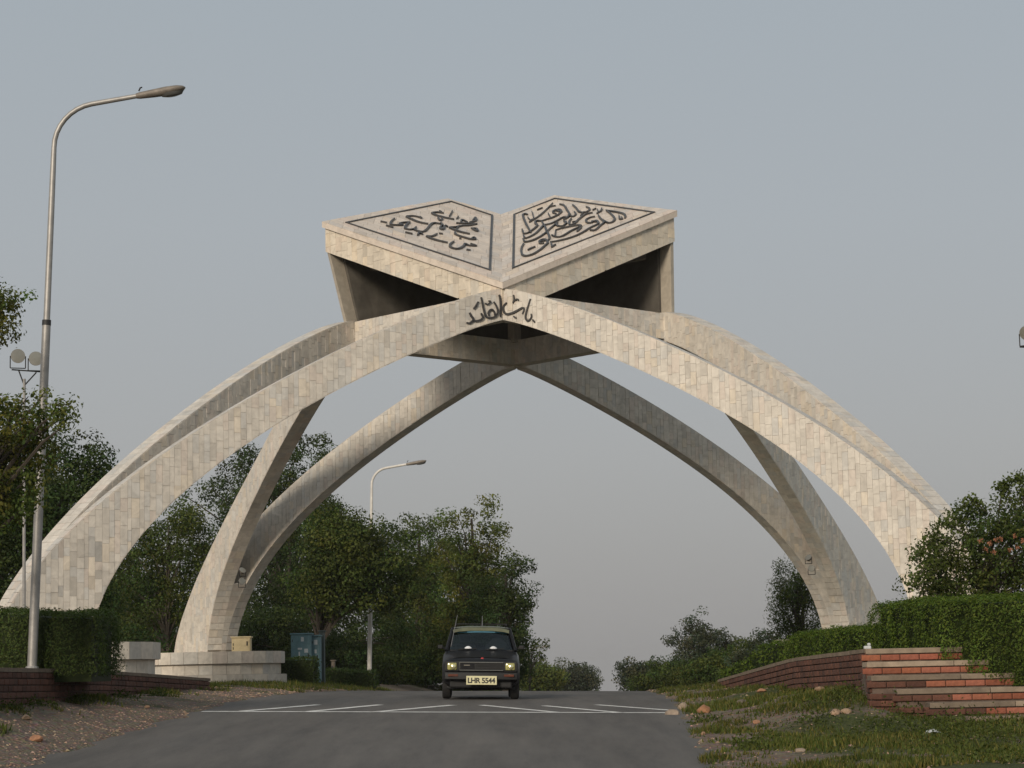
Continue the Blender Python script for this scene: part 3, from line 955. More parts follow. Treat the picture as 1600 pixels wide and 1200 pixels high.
def frame(parent, pts, fn, w=.05):
    mb = MB()
    m_ = len(pts)
    P = [fn(*p)[0] for p in pts]; nr = fn(*pts[0])[1]
    cen = sum(P, Vector()) / m_
    out, inn = [], []
    for i in range(m_):
        e1 = (P[i] - P[i - 1]).normalized(); e2 = (P[(i + 1) % m_] - P[i]).normalized()
        b1 = (e2 - e1).normalized()
        if b1.dot(cen - P[i]) < 0: b1 = -b1
        sn = max(.3, math.sqrt(max(0, (1 + e1.dot(-e2) * 1) / 2)) if False else abs(b1.cross(e2).length))
        out.append(P[i] - b1 * w / 2 / sn); inn.append(P[i] + b1 * w / 2 / sn)
    v = [p + nr * .002 for p in out] + [p + nr * .002 for p in inn] + [p + nr * .03 for p in out] + [p + nr * .03 for p in inn]
    f = []
    for i in range(m_):
        j = (i + 1) % m_
        f += [(2 * m_ + i, 2 * m_ + j, 3 * m_ + j, 3 * m_ + i), (i, j, 2 * m_ + j, 2 * m_ + i), (m_ + i, m_ + j, 3 * m_ + j, 3 * m_ + i)]
    mb.add(v, f)
    mb.build('inscription_border', M['letter'], parent)
frame(pl, [(705, 315.6), (768.7, 337), (765, 422.5), (541, 348.5)], fl)
frame(pr, [(867, 310.8), (803.7, 335.8), (802, 419.4), (1022, 332.5)], fr)

def strokes(parent, lst, ox, oy, k, fn, h0=.0, h1=.05, name='calligraphy_stroke'):
    for pts, w in lst:
        mb = MB()
        ribbon(mb, [(ox + x / k, oy + y / k, 0) for x, y in pts], w, fn, h0, h1)
        mb.build(name, M['letter'], parent)
W1, W2, W3 = .050, .038, .064
RIGHT = [
 ([(150,700),(125,745),(117,800),(135,842),(190,852),(270,828),(350,780),(410,730),(448,690),(430,655),(390,645),(345,670),(350,695),(400,695)], W1),
 ([(345,680),(380,665),(410,665)], W3),
 ([(203,778),(245,757),(292,738)], W1),
 ([(195,335),(165,325),(138,345),(155,405),(188,472),(215,520),(238,560)], W1),
 ([(130,520),(146,570),(200,565),(270,520),(320,470),(292,442),(312,412),(372,415),(450,390),(512,370),(590,330),(620,295),(592,270),(535,282),(510,308),(555,325)], W1),
 ([(530,290),(570,285),(600,300)], W3),
 ([(145,590),(162,630),(222,615),(300,570),(362,510),(402,470),(482,450),(552,420),(642,370),(702,370),(732,330)], W1),
 ([(140,640),(166,675),(252,660),(342,620),(422,565),(482,510),(542,460),(575,430)], W1),
 ([(375,425),(410,480),(432,535),(460,590),(468,640),(440,670)], W1),
 ([(600,205),(652,222),(690,280),(718,330),(690,380),(640,392)], W1),
 ([(760,215),(800,250),(842,300),(902,310),(960,290),(970,258),(930,240)], W1),
 ([(640,480),(592,480),(562,468),(560,440)], W1), ([(650,415),(682,440),(640,480)], W1),
 ([(745,385),(716,430),(732,465),(790,445),(832,400),(882,360),(930,330),(1010,310)], W1),
 ([(780,300),(800,330),(770,360),(720,350)], W2),
 ([(550,530),(640,502),(740,482),(830,468),(868,480),(820,502),(740,540),(660,590),(600,615),(540,612),(500,592)], W1),
 ([(548,535),(540,600)], W2),
 ([(480,680),(562,668),(682,640),(802,600),(902,550),(982,500),(1080,450),(1052,412),(982,440),(932,430),(932,400),(982,372),(1040,360)], W1),
 ([(1000,420),(1060,425)], W3),
 ([(980,530),(1042,530),(1100,480),(1152,430),(1102,380),(1080,340)], W1),
 ([(1180,282),(1240,330),(1282,380),(1270,422),(1210,440),(1152,412)], W1),
 ([(1185,285),(1290,300),(1390,325),(1420,358),(1412,380)], W1), ([(1342,350),(1346,388),(1380,392),(1372,368)], W2),
 ([(220,430),(332,360),(422,285),(512,192)], W2), ([(460,240),(550,222)], W1), ([(320,275),(382,250)], W1),
 ([(252,300),(272,380)], W2), ([(200,370),(240,420)], W2), ([(455,320),(482,375)], W2), ([(230,410),(300,380)], W2),
 ([(1012,278),(1052,258)], W2), ([(1062,322),(1112,292),(1126,256)], W2), ([(1068,270),(1080,300)], W2),
 ([(500,742),(546,712)], W3), ([(490,690),(502,742)], W1), ([(818,545),(870,495)], W3), ([(755,430),(800,420)], W1), ([(860,350),(905,300)], W2),
]
LEFT = [
 ([(755,195),(790,215),(860,236),(940,256),(1032,273)], W3), ([(757,192),(830,185),(905,196)], W1), ([(850,168),(880,182)], W2), ([(832,250),(860,288),(893,262)], W1),
 ([(975,235),(1015,168)], W2), ([(1066,268),(1092,238)], W2),
 ([(1062,320),(1140,325),(1240,326),(1322,336)], W1), ([(1118,312),(1130,282),(1162,290),(1202,312)], W1), ([(1230,312),(1300,292),(1302,252),(1268,290)], W1),
 ([(437,240),(500,270),(570,300),(642,320),(712,331)], W3), ([(440,236),(520,233),(590,245),(632,262),(610,242)], W2),
 ([(660,425),(702,390),(742,340),(792,320),(862,330),(872,308)], W1),
 ([(562,370),(540,402),(582,420),(642,430),(692,412)], W1), ([(578,472),(602,440),(642,462)], W1),
 ([(482,310),(442,340),(420,386),(482,402),(552,392)], W1),
 ([(482,310),(402,315),(352,330),(392,345),(312,346),(240,336),(250,300),(292,265)], W1),
 ([(118,300),(192,316)], W1), ([(188,350),(272,376)], W1), ([(428,436),(512,456)], W1),
 ([(892,340),(860,380),(892,402),(912,370),(890,342)], W1), ([(848,450),(894,457)], W1), ([(928,350),(955,367)], W1),
 ([(978,376),(1042,405),(1122,432),(1228,456)], W3), ([(980,374),(1062,370),(1132,355),(1232,350),(1322,330)], W1), ([(1060,400),(1092,364)], W2),
 ([(1250,385),(1322,422),(1312,390),(1260,388)], W1),
 ([(1050,428),(1046,456),(1102,482),(1182,506),(1242,522),(1302,522),(1282,500),(1250,520)], W1), ([(1100,512),(1126,516)], W1),
 ([(690,486),(742,510),(822,536),(882,551),(952,566)], W3), ([(692,484),(762,486),(822,458)], W1),
 ([(1032,553),(992,580),(980,610),(1022,636),(1092,642),(1152,612),(1172,580),(1222,602),(1312,606),(1242,580)], W1), ([(1193,653),(1238,662)], W3),
]
strokes(pr, RIGHT, 800, 295, 8.0, fr)
strokes(pl, LEFT, 580, 310, 8.0, fl)
# name over the arch
TITLE = [
 ([(176,648),(222,655),(272,620),(282,590),(250,540),(224,488)], .095), ([(270,622),(342,617),(402,600),(432,570),(422,530),(400,498)], .085),
 ([(285,432),(322,390),(350,327)], .08), ([(345,322),(372,328)], .05),
 ([(404,248),(425,350),(450,460),(482,550),(532,572),(602,560),(650,520),(666,460),(642,390),(602,318)], .075),
 ([(530,545),(520,490),(548,446),(580,446),(608,478),(620,530)], .075),
 ([(465,345),(506,362),(534,340),(562,320)], .06), ([(520,305),(552,308)], .06),
 ([(688,208),(705,300),(710,420),(708,556)], .075),
 ([(832,333),(790,380),(780,430),(800,490),(852,512),(932,490),(1012,450),(1080,413),(1106,440),(1080,512)], .085),
 ([(940,212),(950,290),(928,342)], .06), ([(948,302),(1000,278),(1020,300)], .06),
 ([(942,548),(982,576)], .085),
 ([(1206,272),(1172,380),(1140,490),(1130,570),(1160,616),(1202,590),(1222,550),(1215,508)], .075), ([(1236,598),(1272,638)], .085),
]
def rib_plane(rib):
    a, b = at_arc(LTOT * .86), at_arc(LTOT)
    a, b = tr(rib, *a), tr(rib, *b)
    d = Vector((b[0] - a[0], b[1] - a[1], 0)).normalized()
    n = Vector((d.y, -d.x, 0))
    if n.y > 0: n = -n
    return Vector((b[0], b[1], 0)), n
for rib, sel in (('FLF', lambda p: p[0] < 735), ('FRF', lambda p: p[0] >= 735)):
    p0, n = rib_plane(rib)
    p0w, nw = to_world(p0), dir_world(n)
    fn = lambda x, y, p0w=p0w, nw=nw, n=n: (to_local(at_plane(x, y, p0w, nw)), n)
    for pts, w in TITLE:
        if sel(pts[len(pts) // 2]):
            mb = MB()
            ribbon(mb, [(710 + x / 10, 440 + y / 10, 0) for x, y in pts], w * .54, fn, .0, .06)
            mb.build('raised_letter', M['letter'], rib_obj[rib])

# ---- plinths under the four feet
def plinth(su, sv, label):
    cx, cy = su * 8.75, sv * 8.75
    w = to_world((cx, cy, 0))
    base = float(ground_z(w.x, w.y)) - .1
    e = empty('plinth', (w.x, w.y, base), -YAW, label, 'plinth', 'plinths under the gateway feet')
    H = (FOOT + ZBASE) - base + .10
    def ring(r, z0, z1, name, n=16):
        mb = MB()
        cols = [slab_tone() for _ in range(n)]
        core = [(r * .985 * math.cos(2 * math.pi * (k + .5) / n), r * .985 * math.sin(2 * math.pi * (k + .5) / n)) for k in range(n)]
        mb.prism(core, z0, z1, (.8, .8, .8))
        o = mb.build(name, M['plinth'], e)
        for k in range(n):
            a0, a1 = 2 * math.pi * (k + .5) / n, 2 * math.pi * (k + 1.5) / n
            A = Vector((r * math.cos(a0), r * math.sin(a0))); B = Vector((r * math.cos(a1), r * math.sin(a1)))
            m_ = 2
            for j in range(m_):
                p, q = A.lerp(B, j / m_ + .006), A.lerp(B, (j + 1) / m_ - .006)
                pi_, qi = p * .97, q * .97
                mm = MB(); mm.prism([p, q, qi, pi_], z0 + .006, z1 - .006, tuple(min(1.15, c * 1.02) for c in slab_tone()))
                mm.build('plinth_slab', M['plinth'], o)
    ring(2.08, 0, H * .36, 'base_course')
    ring(1.92, H * .36, H * .66, 'neck_course')
    ring(2.03, H * .66, H, 'cap_course')
    return e
plinth(-1, -1, 'stone plinth partly hidden by the dark hedge behind the near street lamp')
plinth(-1, 1, 'low tiered stone plinth under the far left foot of the gateway')
plinth(1, -1, 'stone plinth hidden behind the flowering bush and clipped hedge')
plinth(1, 1, 'stone plinth of the far right gateway foot behind the low hedge')

# ------------------------------------------------------------------ brick walls, steps and beds
BL_, BH_ = .235, .078
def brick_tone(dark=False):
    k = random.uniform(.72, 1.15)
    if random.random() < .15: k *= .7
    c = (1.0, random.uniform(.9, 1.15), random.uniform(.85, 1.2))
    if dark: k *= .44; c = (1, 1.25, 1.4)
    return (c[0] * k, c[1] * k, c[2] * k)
_unit = {}
def brick_mesh(l, tone_id, dark):
    key = (round(l, 2), tone_id, dark)
    if key not in _unit:
        mb = MB(); mb.bbox(0, key[0], -.05, .05, -BH_ / 2, BH_ / 2, .008, brick_tone(dark))
        _unit[key] = mb.mesh('brick', M['brick'])
    return _unit[key]
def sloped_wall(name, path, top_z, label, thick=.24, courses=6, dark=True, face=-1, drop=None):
    """path: plan points; courses of single bricks run parallel to the coping on the side facing the road"""
    pts = [Vector(p) for p in path]
    e = empty(name, (pts[0].x, pts[0].y, 0), 0, label, 'wall')
    L = [0]
    for a, b in zip(pts, pts[1:]): L.append(L[-1] + (b - a).length)
    tot = L[-1]
    def pos(l):
        x = np.interp(l, L, [p.x for p in pts]); y = np.interp(l, L, [p.y for p in pts]); return Vector((float(x), float(y)))
    def tz(l): return float(np.interp(l, [t * tot for t in top_z[0]], top_z[1]))
    # core
    mb = MB(); n = 40
    V, F = [], []
    for i in range(n + 1):
        l = tot * i / n; p = pos(l); d = (pos(min(tot, l + .1)) - pos(max(0, l - .1))).normalized(); nn = Vector((d.y, -d.x)) * face
        f_ = p - nn * .03; b_ = p - nn * thick
        zt_ = tz(l) - .05; zb_ = min(float(ground_z(p.x, p.y)), zt_) - .35
        V += [(f_.x - pts[0].x, f_.y - pts[0].y, zb_), (f_.x - pts[0].x, f_.y - pts[0].y, zt_), (b_.x - pts[0].x, b_.y - pts[0].y, zt_), (b_.x - pts[0].x, b_.y - pts[0].y, zb_)]
    for k in range(n):
        a, b = 4 * k, 4 * k + 4
        F += [(a, a + 1, b + 1, b), (a + 1, a + 2, b + 2, b + 1), (a + 2, a + 3, b + 3, b + 2), (a + 3, a, b, b + 3)]
    F += [(0, 1, 2, 3), (4 * n, 4 * n + 1, 4 * n + 2, 4 * n + 3)]
    mb.add(V, F); mb.build('wall_core', M['wallcore'], e)
    # coping: cement cap in short lengths
    l = 0
    while l < tot - .05:
        l2 = min(tot, l + random.uniform(.9, 1.3))
        V = []
        for ll in (l + .004, l2 - .004):
            p = pos(ll); d = (pos(min(tot, ll + .1)) - pos(max(0, ll - .1))).normalized(); nn = Vector((d.y, -d.x)) * face
            for q, dz in ((p + nn * .012, -.055), (p + nn * .012, 0), (p - nn * (thick + .02), 0), (p - nn * (thick + .02), -.055)):
                V.append((q.x - pts[0].x, q.y - pts[0].y, tz(ll) + dz + random.uniform(-.003, .003)))
        mm = MB(); mm.add(V, [(0, 1, 2, 3), (4, 5, 6, 7), (0, 1, 5, 4), (1, 2, 6, 5), (2, 3, 7, 6), (3, 0, 4, 7)], (.62, .60, .58))
        mm.build('coping', M['cement'], e)
        l = l2
    nb = 0
    for c in range(courses):
        l = -random.uniform(0, BL_)
        while l < tot:
            l2 = l + BL_
            a, b = max(0, l), min(tot, l2)
            if b - a > .07:
                mid = (a + b) / 2; p = pos(mid)
                d = (pos(min(tot, mid + .1)) - pos(max(0, mid - .1))).normalized(); nn = Vector((d.y, -d.x)) * face
                zc = tz(mid) - .062 - BH_ / 2 - c * (BH_ + .014)
                if zc > float(ground_z(p.x + nn.x * .1, p.y + nn.y * .1)) - .05 and nb < 298:
                    o = link('brick', brick_mesh(b - a - .012, random.randrange(7), dark), e)
                    q = pos(a + .006) - nn * (.045 + random.uniform(-.003, .004))
                    slope = math.atan2(tz(b) - tz(a), b - a)
                    o.location = (q.x - pts[0].x, q.y - pts[0].y, tz(a) - .062 - BH_ / 2 - c * (BH_ + .014))
                    o.rotation_euler = (0, -slope, math.atan2(d.y, d.x))
                    nb += 1
            l = l2
    return e
# right: wall beside the road, then steps coming down towards the camera
pA = at(1352, 1014, 31.0)
pB = at(1122, 1062, 45.0)
sloped_wall('brick_wall', [(pA.x, pA.y), (at(1240, 1028, 36).x, 36), (at(1180, 1045, 40.2).x, 40.2), (pB.x, pB.y)],
            ([0, .36, .66, 1], [pA.z, at(1240, 1028, 36).z, at(1180, 1045, 40.2).z, pB.z]),
            'sloping red brick wall running back from the brick steps on the right', courses=7, face=-1)
pC = at(-60, 1041, 28.0); pD = at(160, 1047, 36.0); pE = at(328, 1060, 44.0)
sloped_wall('brick_wall', [(pC.x, pC.y), (at(0, 1043, 30).x, 30), (pD.x, pD.y), (pE.x, pE.y)],
            ([0, .13, .5, 1], [pC.z, at(0, 1043, 30).z, pD.z, pE.z]),
            'low weathered brick wall below the dark hedge on the left', courses=6, face=1)
# steps
steps = empty('brick_steps', (pA.x, pA.y, float(ground_z(pA.x, pA.y))), 0, 'red brick steps with cement treads beside the clipped hedge', 'steps')
s0 = Vector(steps.location)
corner_px = [(1352, 1014), (1354, 1032), (1360, 1047), (1400, 1067), (1452, 1088), (1512, 1113), (1575, 1139)]
XR = 10.2
RISE = .185
prev = None
for k, (cx, cy) in enumerate(corner_px):
    D = 31.0 - .33 * k
    c = at(cx, cy, D)
    zt_ = pA.z - RISE * k
    x0 = c.x; y0 = D
    zlow = zt_ - RISE if k < len(corner_px) - 1 else zt_ - .5
    # body of this step: from its front edge back under the step above, its left edge slanting back to the wall's corner
    poly = [(x0 + .02, y0 + .03), (XR, y0 + .03), (XR, y0 + .9), (min(x0, pA.x + .05) + .02 if k else x0 + .02, y0 + .9 if k == 0 else min(31.4, y0 + .9))]
    mb = MB(); mb.prism([(p[0] - s0.x, p[1] - s0.y) for p in poly], -1.0, zt_ - .07 - s0.z)
    mb.build('step_core', M['wallcore'], steps)
    xx = x0
    while xx < XR - .1:
        w = min(random.uniform(.8, 1.3), XR - xx)
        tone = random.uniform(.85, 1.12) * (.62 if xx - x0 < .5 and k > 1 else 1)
        mm = MB(); mm.bbox(xx + .003 - s0.x, xx + w - .003 - s0.x, y0 - .012 - s0.y, y0 + .45 - s0.y, zt_ - .072 - s0.z, zt_ - s0.z, .008, (tone, tone, tone))
        mm.build('tread', M['cement'], steps); xx += w
    xx = x0 - .06
    while xx < XR - .1:
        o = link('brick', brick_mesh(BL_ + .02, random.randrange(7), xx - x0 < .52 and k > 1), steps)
        o.location = (xx + .006 - s0.x, y0 + .055 - .012 * random.random() - s0.y, zt_ - .078 - BH_ / 2 - .008 - s0.z); xx += BL_ + .034
    q_ = Vector((x0, y0)); p_ = Vector((pA.x, 31.02))
    if (q_ - p_).length > .1:
        poly = [(p_.x, p_.y + .06), (q_.x, q_.y + .06), (XR, y0 + .06), (XR, 31.6), (p_.x, 31.6)]
        mb = MB(); mb.prism([(p[0] - s0.x, p[1] - s0.y) for p in poly], -1.0, zt_ - .075 - s0.z)
        mb.build('step_core', M['wallcore'], steps)
# cheek: dark courses run on from the side wall and stop where each step's top falls below them
cpts = [Vector((at(cx, cy, 31.0 - .33 * k).x, 31.0 - .33 * k)) for k, (cx, cy) in enumerate(corner_px)]
clen = [0.0]
for a, b in zip(cpts, cpts[1:]): clen.append(clen[-1] + (b - a).length)
for row in range(14):
    zz = pA.z - .062 - BH_ / 2 - row * (BH_ + .014)
    kmax = min(len(cpts) - 1, int((pA.z - zz - BH_ / 2) / RISE))
    Lm = clen[kmax]
    l = -random.uniform(0, .12)
    while l < Lm - .03:
        a, b = max(0, l), min(Lm, l + BL_)
        if b - a > .05:
            pa = Vector((float(np.interp(a, clen, [p.x for p in cpts])), float(np.interp(a, clen, [p.y for p in cpts]))))
            pb_ = Vector((float(np.interp(b, clen, [p.x for p in cpts])), float(np.interp(b, clen, [p.y for p in cpts]))))
            d = (pb_ - pa).normalized()
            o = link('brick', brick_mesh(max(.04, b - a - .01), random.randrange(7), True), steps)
            o.location = (pa.x - s0.x - d.y * .035, pa.y - s0.y + d.x * .035, zz - s0.z)
            o.rotation_euler = (0, 0, math.atan2(d.y, d.x))
        l += BL_
# planting beds behind the walls
def bed(name, poly, zs):
    mb = MB(); n = len(poly)
    mb.prism(poly, min(zs) - 1.2, zs)
    o = mb.build(name, M['soil']); tag(o, kind='structure')
bed('planting_bed', [(pA.x + .15, 31.3), (13, 31.3), (13, 45), (pB.x + .2, 45), (at(1180, 1045, 40.2).x + .15, 40.2), (at(1240, 1028, 36).x + .15, 36)],
    [pA.z - .09, pA.z - .09, pB.z + .2, pB.z - .1, at(1180, 1045, 40.2).z - .09, at(1240, 1028, 36).z - .09])
bed('planting_bed', [(pC.x - .15, 28), (at(0, 1043, 30).x - .15, 30), (pD.x - .15, 36), (pE.x - .2, 44), (-14, 44), (-14, 28)],
    [pC.z - .09, at(0, 1043, 30).z - .09, pD.z - .09, pE.z - .1, pE.z, pC.z - .09])

# ------------------------------------------------------------------ foliage
def rand_dirs(n):
    v = RNG.normal(size=(n, 3)); return v / np.linalg.norm(v, axis=1)[:, None]
def leaf_quads(P, size, up=.3, aspect=.55, nrm=None, spread=1.0):
    """diamond leaves at points P facing mostly outwards/upwards"""
    n = len(P)
    d = rand_dirs(n)
    if nrm is not None: d = d * spread + nrm
    d[:, 2] += up
    d /= np.linalg.norm(d, axis=1)[:, None]
    r = rand_dirs(n)
    t = np.cross(d, r); t /= np.linalg.norm(t, axis=1)[:, None] + 1e-9
    b = np.cross(d, t)
    s = size * RNG.uniform(.6, 1.25, n)[:, None]
    V = np.empty((n, 4, 3))
    V[:, 0] = P - t * s * .5
    V[:, 1] = P + b * s * aspect * .5 + d * s * .08
    V[:, 2] = P + t * s * .5
    V[:, 3] = P - b * s * aspect * .5 + d * s * .08
    return V.reshape(-1, 3)
def tree(name, label, base, crown, trunk_r, leaf, n_clump, per, size, trunk_top=None, bark='bark', clump_r=.5, group=None, lean=(0, 0), shell=.55, flat=.75, droop=0, hue=.22, cat='tree', aspect=.55, limbs=14):
    """crown: list of (dx,dy,z,rx,ry,rz,weight) ellipsoids relative to base"""
    e = empty(name, base, random.uniform(0, .01), label, cat, group)
    cs = np.array([c[:3] for c in crown], float); rs = np.array([c[3:6] for c in crown], float)
    w = np.array([(c[6] if len(c) > 6 else c[3] * c[4] * c[5]) for c in crown], float); w /= w.sum()
    which = RNG.choice(len(crown), n_clump, p=w)
    d = rand_dirs(n_clump); rad = RNG.uniform(shell ** 3, 1, n_clump) ** (1 / 3.)
    C = cs[which] + d * rs[which] * rad[:, None]
    # lumpy outline
    C += RNG.normal(size=C.shape) * .12 * rs[which]
    C[:, 2] = np.maximum(C[:, 2], .15)
    cr = clump_r * RNG.uniform(.55, 1.35, n_clump)
    ctone = RNG.uniform(.48, 1.42, n_clump); cy = RNG.uniform(-hue, hue, n_clump)
    cnt = np.maximum(6, (per * (cr / clump_r) ** 2 * RNG.uniform(.7, 1.3, n_clump)).astype(int))
    idx = np.repeat(np.arange(n_clump), cnt)
    n = len(idx)
    dd = rand_dirs(n); rr = RNG.uniform(.15, 1, n) ** .5
    Pn = dd * rr[:, None]
    P = C[idx] + Pn * (cr[idx])[:, None] * np.array([1, 1, flat])
    if droop: P[:, 2] -= droop * RNG.uniform(0, 1, n) ** 2 * 1.0
    V = leaf_quads(P, size, up=.35 if not droop else -.1, nrm=Pn * 1.5, aspect=aspect)
    tn = ctone[idx] * RNG.uniform(.88, 1.12, n)
    col = np.stack([tn * (1 + cy[idx] + RNG.uniform(-.12, .08, n)), tn, tn * (1 - cy[idx] * .4)], 1)
    link('crown', quads_mesh('crown', V, col, M[leaf]), e)
    mb = MB()
    H = trunk_top if trunk_top else cs[:, 2].max()
    pts, rads = [], []
    ph = random.uniform(0, 6)
    for i in range(9):
        t = i / 8
        pts.append((lean[0] * t + .10 * math.sin(ph + 3 * t) * t, lean[1] * t + .10 * math.cos(ph + 2.4 * t) * t, -.3 + (H + .3) * t)); rads.append(trunk_r * (1.15 - .85 * t))
    mb.tube(pts, rads, 8)
    order = RNG.permutation(n_clump)[:limbs]
    for k in order:
        c = Vector(C[k])
        t = min(.9, max(.18, (c.z / H) * random.uniform(.45, .75)))
        j = t * 8; i0 = int(j); f = j - i0
        a = Vector(pts[i0]).lerp(Vector(pts[min(8, i0 + 1)]), f)
        r0 = trunk_r * (1.15 - .85 * t) * .5
        m1 = a.lerp(c, .45) + Vector((0, 0, .12 * (c - a).length)); m2 = a.lerp(c, .8) + Vector((random.uniform(-.1, .1), random.uniform(-.1, .1), .06 * (c - a).length))
        mb.tube([a, m1, m2, c], [r0, r0 * .6, r0 * .35, r0 * .12], 5)
    mb.build('trunk', M[bark], e, smooth=60)
    return e
def hedge(name, label, poly, z0, z1, leaf, size=.075, dens=420, group=None, rnd=.22, tone=(.6, 1.25), vertical=True):
    """clipped hedge on a plan polygon (counter-clockwise); z0/z1 base and top at each corner"""
    n = len(poly)
    cx = sum(p[0] for p in poly) / n; cy = sum(p[1] for p in poly) / n
    e = empty(name, (cx, cy, min(z0)), 0, label, 'hedge', group)
    zb0 = min(z0)
    mb = MB()
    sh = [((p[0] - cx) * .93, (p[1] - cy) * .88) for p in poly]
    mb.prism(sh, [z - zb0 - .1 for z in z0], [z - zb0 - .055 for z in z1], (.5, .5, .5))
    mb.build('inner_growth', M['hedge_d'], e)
    PP, NN, TT = [], [], []
    for i in range(n):
        a = np.array(poly[i]); b = np.array(poly[(i + 1) % n]); L = np.linalg.norm(b - a)
        h = ((z1[i] - z0[i]) + (z1[(i + 1) % n] - z0[(i + 1) % n])) / 2
        m = int(L * h * dens)
        t = RNG.uniform(0, 1, m); s = RNG.uniform(0, 1, m)
        za = z0[i] + (z0[(i + 1) % n] - z0[i]) * t; zt_ = z1[i] + (z1[(i + 1) % n] - z1[i]) * t
        xy = a + (b - a) * t[:, None]
        nr = np.array([(b - a)[1], -(b - a)[0]]) / L
        lump = .045 * np.sin(t * L * 9 + 1.3 * np.sin(t * L * 2.1)) + .03 * np.sin(t * L * 3.1 + s * 4)
        off = lump + RNG.normal(size=m) * .03 - rnd * np.clip(s - .82, 0, 1) ** 2 * 12 * .3
        P = np.column_stack([xy + nr * off[:, None], za + (zt_ - za) * s + RNG.normal(size=m) * .02])
        PP.append(P); NN.append(np.tile([nr[0], nr[1], .25], (m, 1)))
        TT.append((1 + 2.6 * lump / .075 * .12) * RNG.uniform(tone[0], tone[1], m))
    # top
    xs_ = [p[0] for p in poly]; ys_ = [p[1] for p in poly]
    m = int((max(xs_) - min(xs_)) * (max(ys_) - min(ys_)) * dens * .9)
    X = RNG.uniform(min(xs_), max(xs_), m); Y = RNG.uniform(min(ys_), max(ys_), m)
    ins_ = np.ones(m, bool)
    for i in range(n):
        a, b = poly[i], poly[(i + 1) % n]
        ins_ &= ((b[0] - a[0]) * (Y - a[1]) - (b[1] - a[1]) * (X - a[0])) > -.02
    X, Y = X[ins_], Y[ins_]
    # top height: inverse-distance blend of the corners
    W = np.stack([1 / ((X - p[0]) ** 2 + (Y - p[1]) ** 2 + .05) for p in poly]); W /= W.sum(0)
    Zt = (W * np.array(z1)[:, None]).sum(0)
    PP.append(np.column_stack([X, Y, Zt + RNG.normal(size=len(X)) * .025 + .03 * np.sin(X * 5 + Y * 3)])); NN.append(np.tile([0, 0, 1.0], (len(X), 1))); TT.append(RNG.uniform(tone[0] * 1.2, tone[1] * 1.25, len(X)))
    P = np.concatenate(PP) - np.array([cx, cy, zb0]); NR = np.concatenate(NN); tn = np.concatenate(TT)
    V = leaf_quads(P, size, up=.25, nrm=NR, spread=.8, aspect=.4 if vertical else .55)
    col = np.stack([tn * RNG.uniform(.85, 1.2, len(tn)), tn, tn * .9], 1)
    link('foliage', quads_mesh('foliage', V, col, M[leaf]), e)
    return e

# hedges
def hpoly(pts): return [(p[0], p[1]) for p in pts]
zb = at(80, 1045, 33).z - .1
h0, h1 = at(-60, 953, 33.0), at(163, 962, 33.4)
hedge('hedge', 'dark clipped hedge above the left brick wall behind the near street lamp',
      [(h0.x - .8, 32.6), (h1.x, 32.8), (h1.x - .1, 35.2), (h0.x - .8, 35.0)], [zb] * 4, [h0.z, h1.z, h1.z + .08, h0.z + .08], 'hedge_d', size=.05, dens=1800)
r0, r1, r2 = at(1362, 950, 35.3), at(1468, 938, 31.0), at(1670, 932, 29.3)
zb = pA.z - .12
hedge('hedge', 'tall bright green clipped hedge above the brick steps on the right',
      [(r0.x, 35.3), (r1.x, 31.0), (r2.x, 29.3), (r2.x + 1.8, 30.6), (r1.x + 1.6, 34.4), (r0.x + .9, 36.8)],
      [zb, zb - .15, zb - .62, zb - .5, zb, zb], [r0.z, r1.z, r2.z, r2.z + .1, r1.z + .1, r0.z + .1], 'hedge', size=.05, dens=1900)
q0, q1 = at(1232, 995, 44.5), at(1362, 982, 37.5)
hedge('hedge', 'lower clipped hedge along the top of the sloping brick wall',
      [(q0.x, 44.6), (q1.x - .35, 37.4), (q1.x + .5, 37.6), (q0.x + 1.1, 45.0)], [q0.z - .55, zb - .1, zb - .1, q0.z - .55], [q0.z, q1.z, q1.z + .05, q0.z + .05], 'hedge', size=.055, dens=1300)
q2, q3 = at(1130, 1050, 52), at(1235, 1002, 46.5)
hedge('hedge', 'farthest low hedge at the end of the sloping brick wall',
      [(q2.x, 53), (q3.x - .3, 46), (q3.x + .9, 46), (q2.x + 1.2, 53)], [q2.z - .4, q3.z - .7, q3.z - .7, q2.z - .4], [q2.z, q3.z, q3.z + .05, q2.z + .05], 'hedge', size=.08, dens=420)
g0, g1 = at(412, 1030, 62.5), at(494, 1032, 62.5)
zb = float(ground_z(-7, 62)) - .05
hedge('hedge', 'dark hedge between the far left plinth and the teal cabinets',
      [(g0.x, 62.0), (g1.x, 62.0), (g1.x, 63.4), (g0.x, 63.4)], [zb] * 4, [g0.z] * 4, 'hedge_d', size=.08, dens=520)
g0, g1 = at(508, 1046, 68), at(572, 1050, 68)
hedge('hedge', 'low dark hedge between the teal cabinets and the far street lamp',
      [(g0.x, 67.6), (g1.x + .3, 67.6), (g1.x + .3, 69), (g0.x, 69)], [float(ground_z(-5.5, 68)) - .05] * 4, [g0.z, g1.z, g1.z, g0.z], 'hedge_d', size=.09, dens=420)

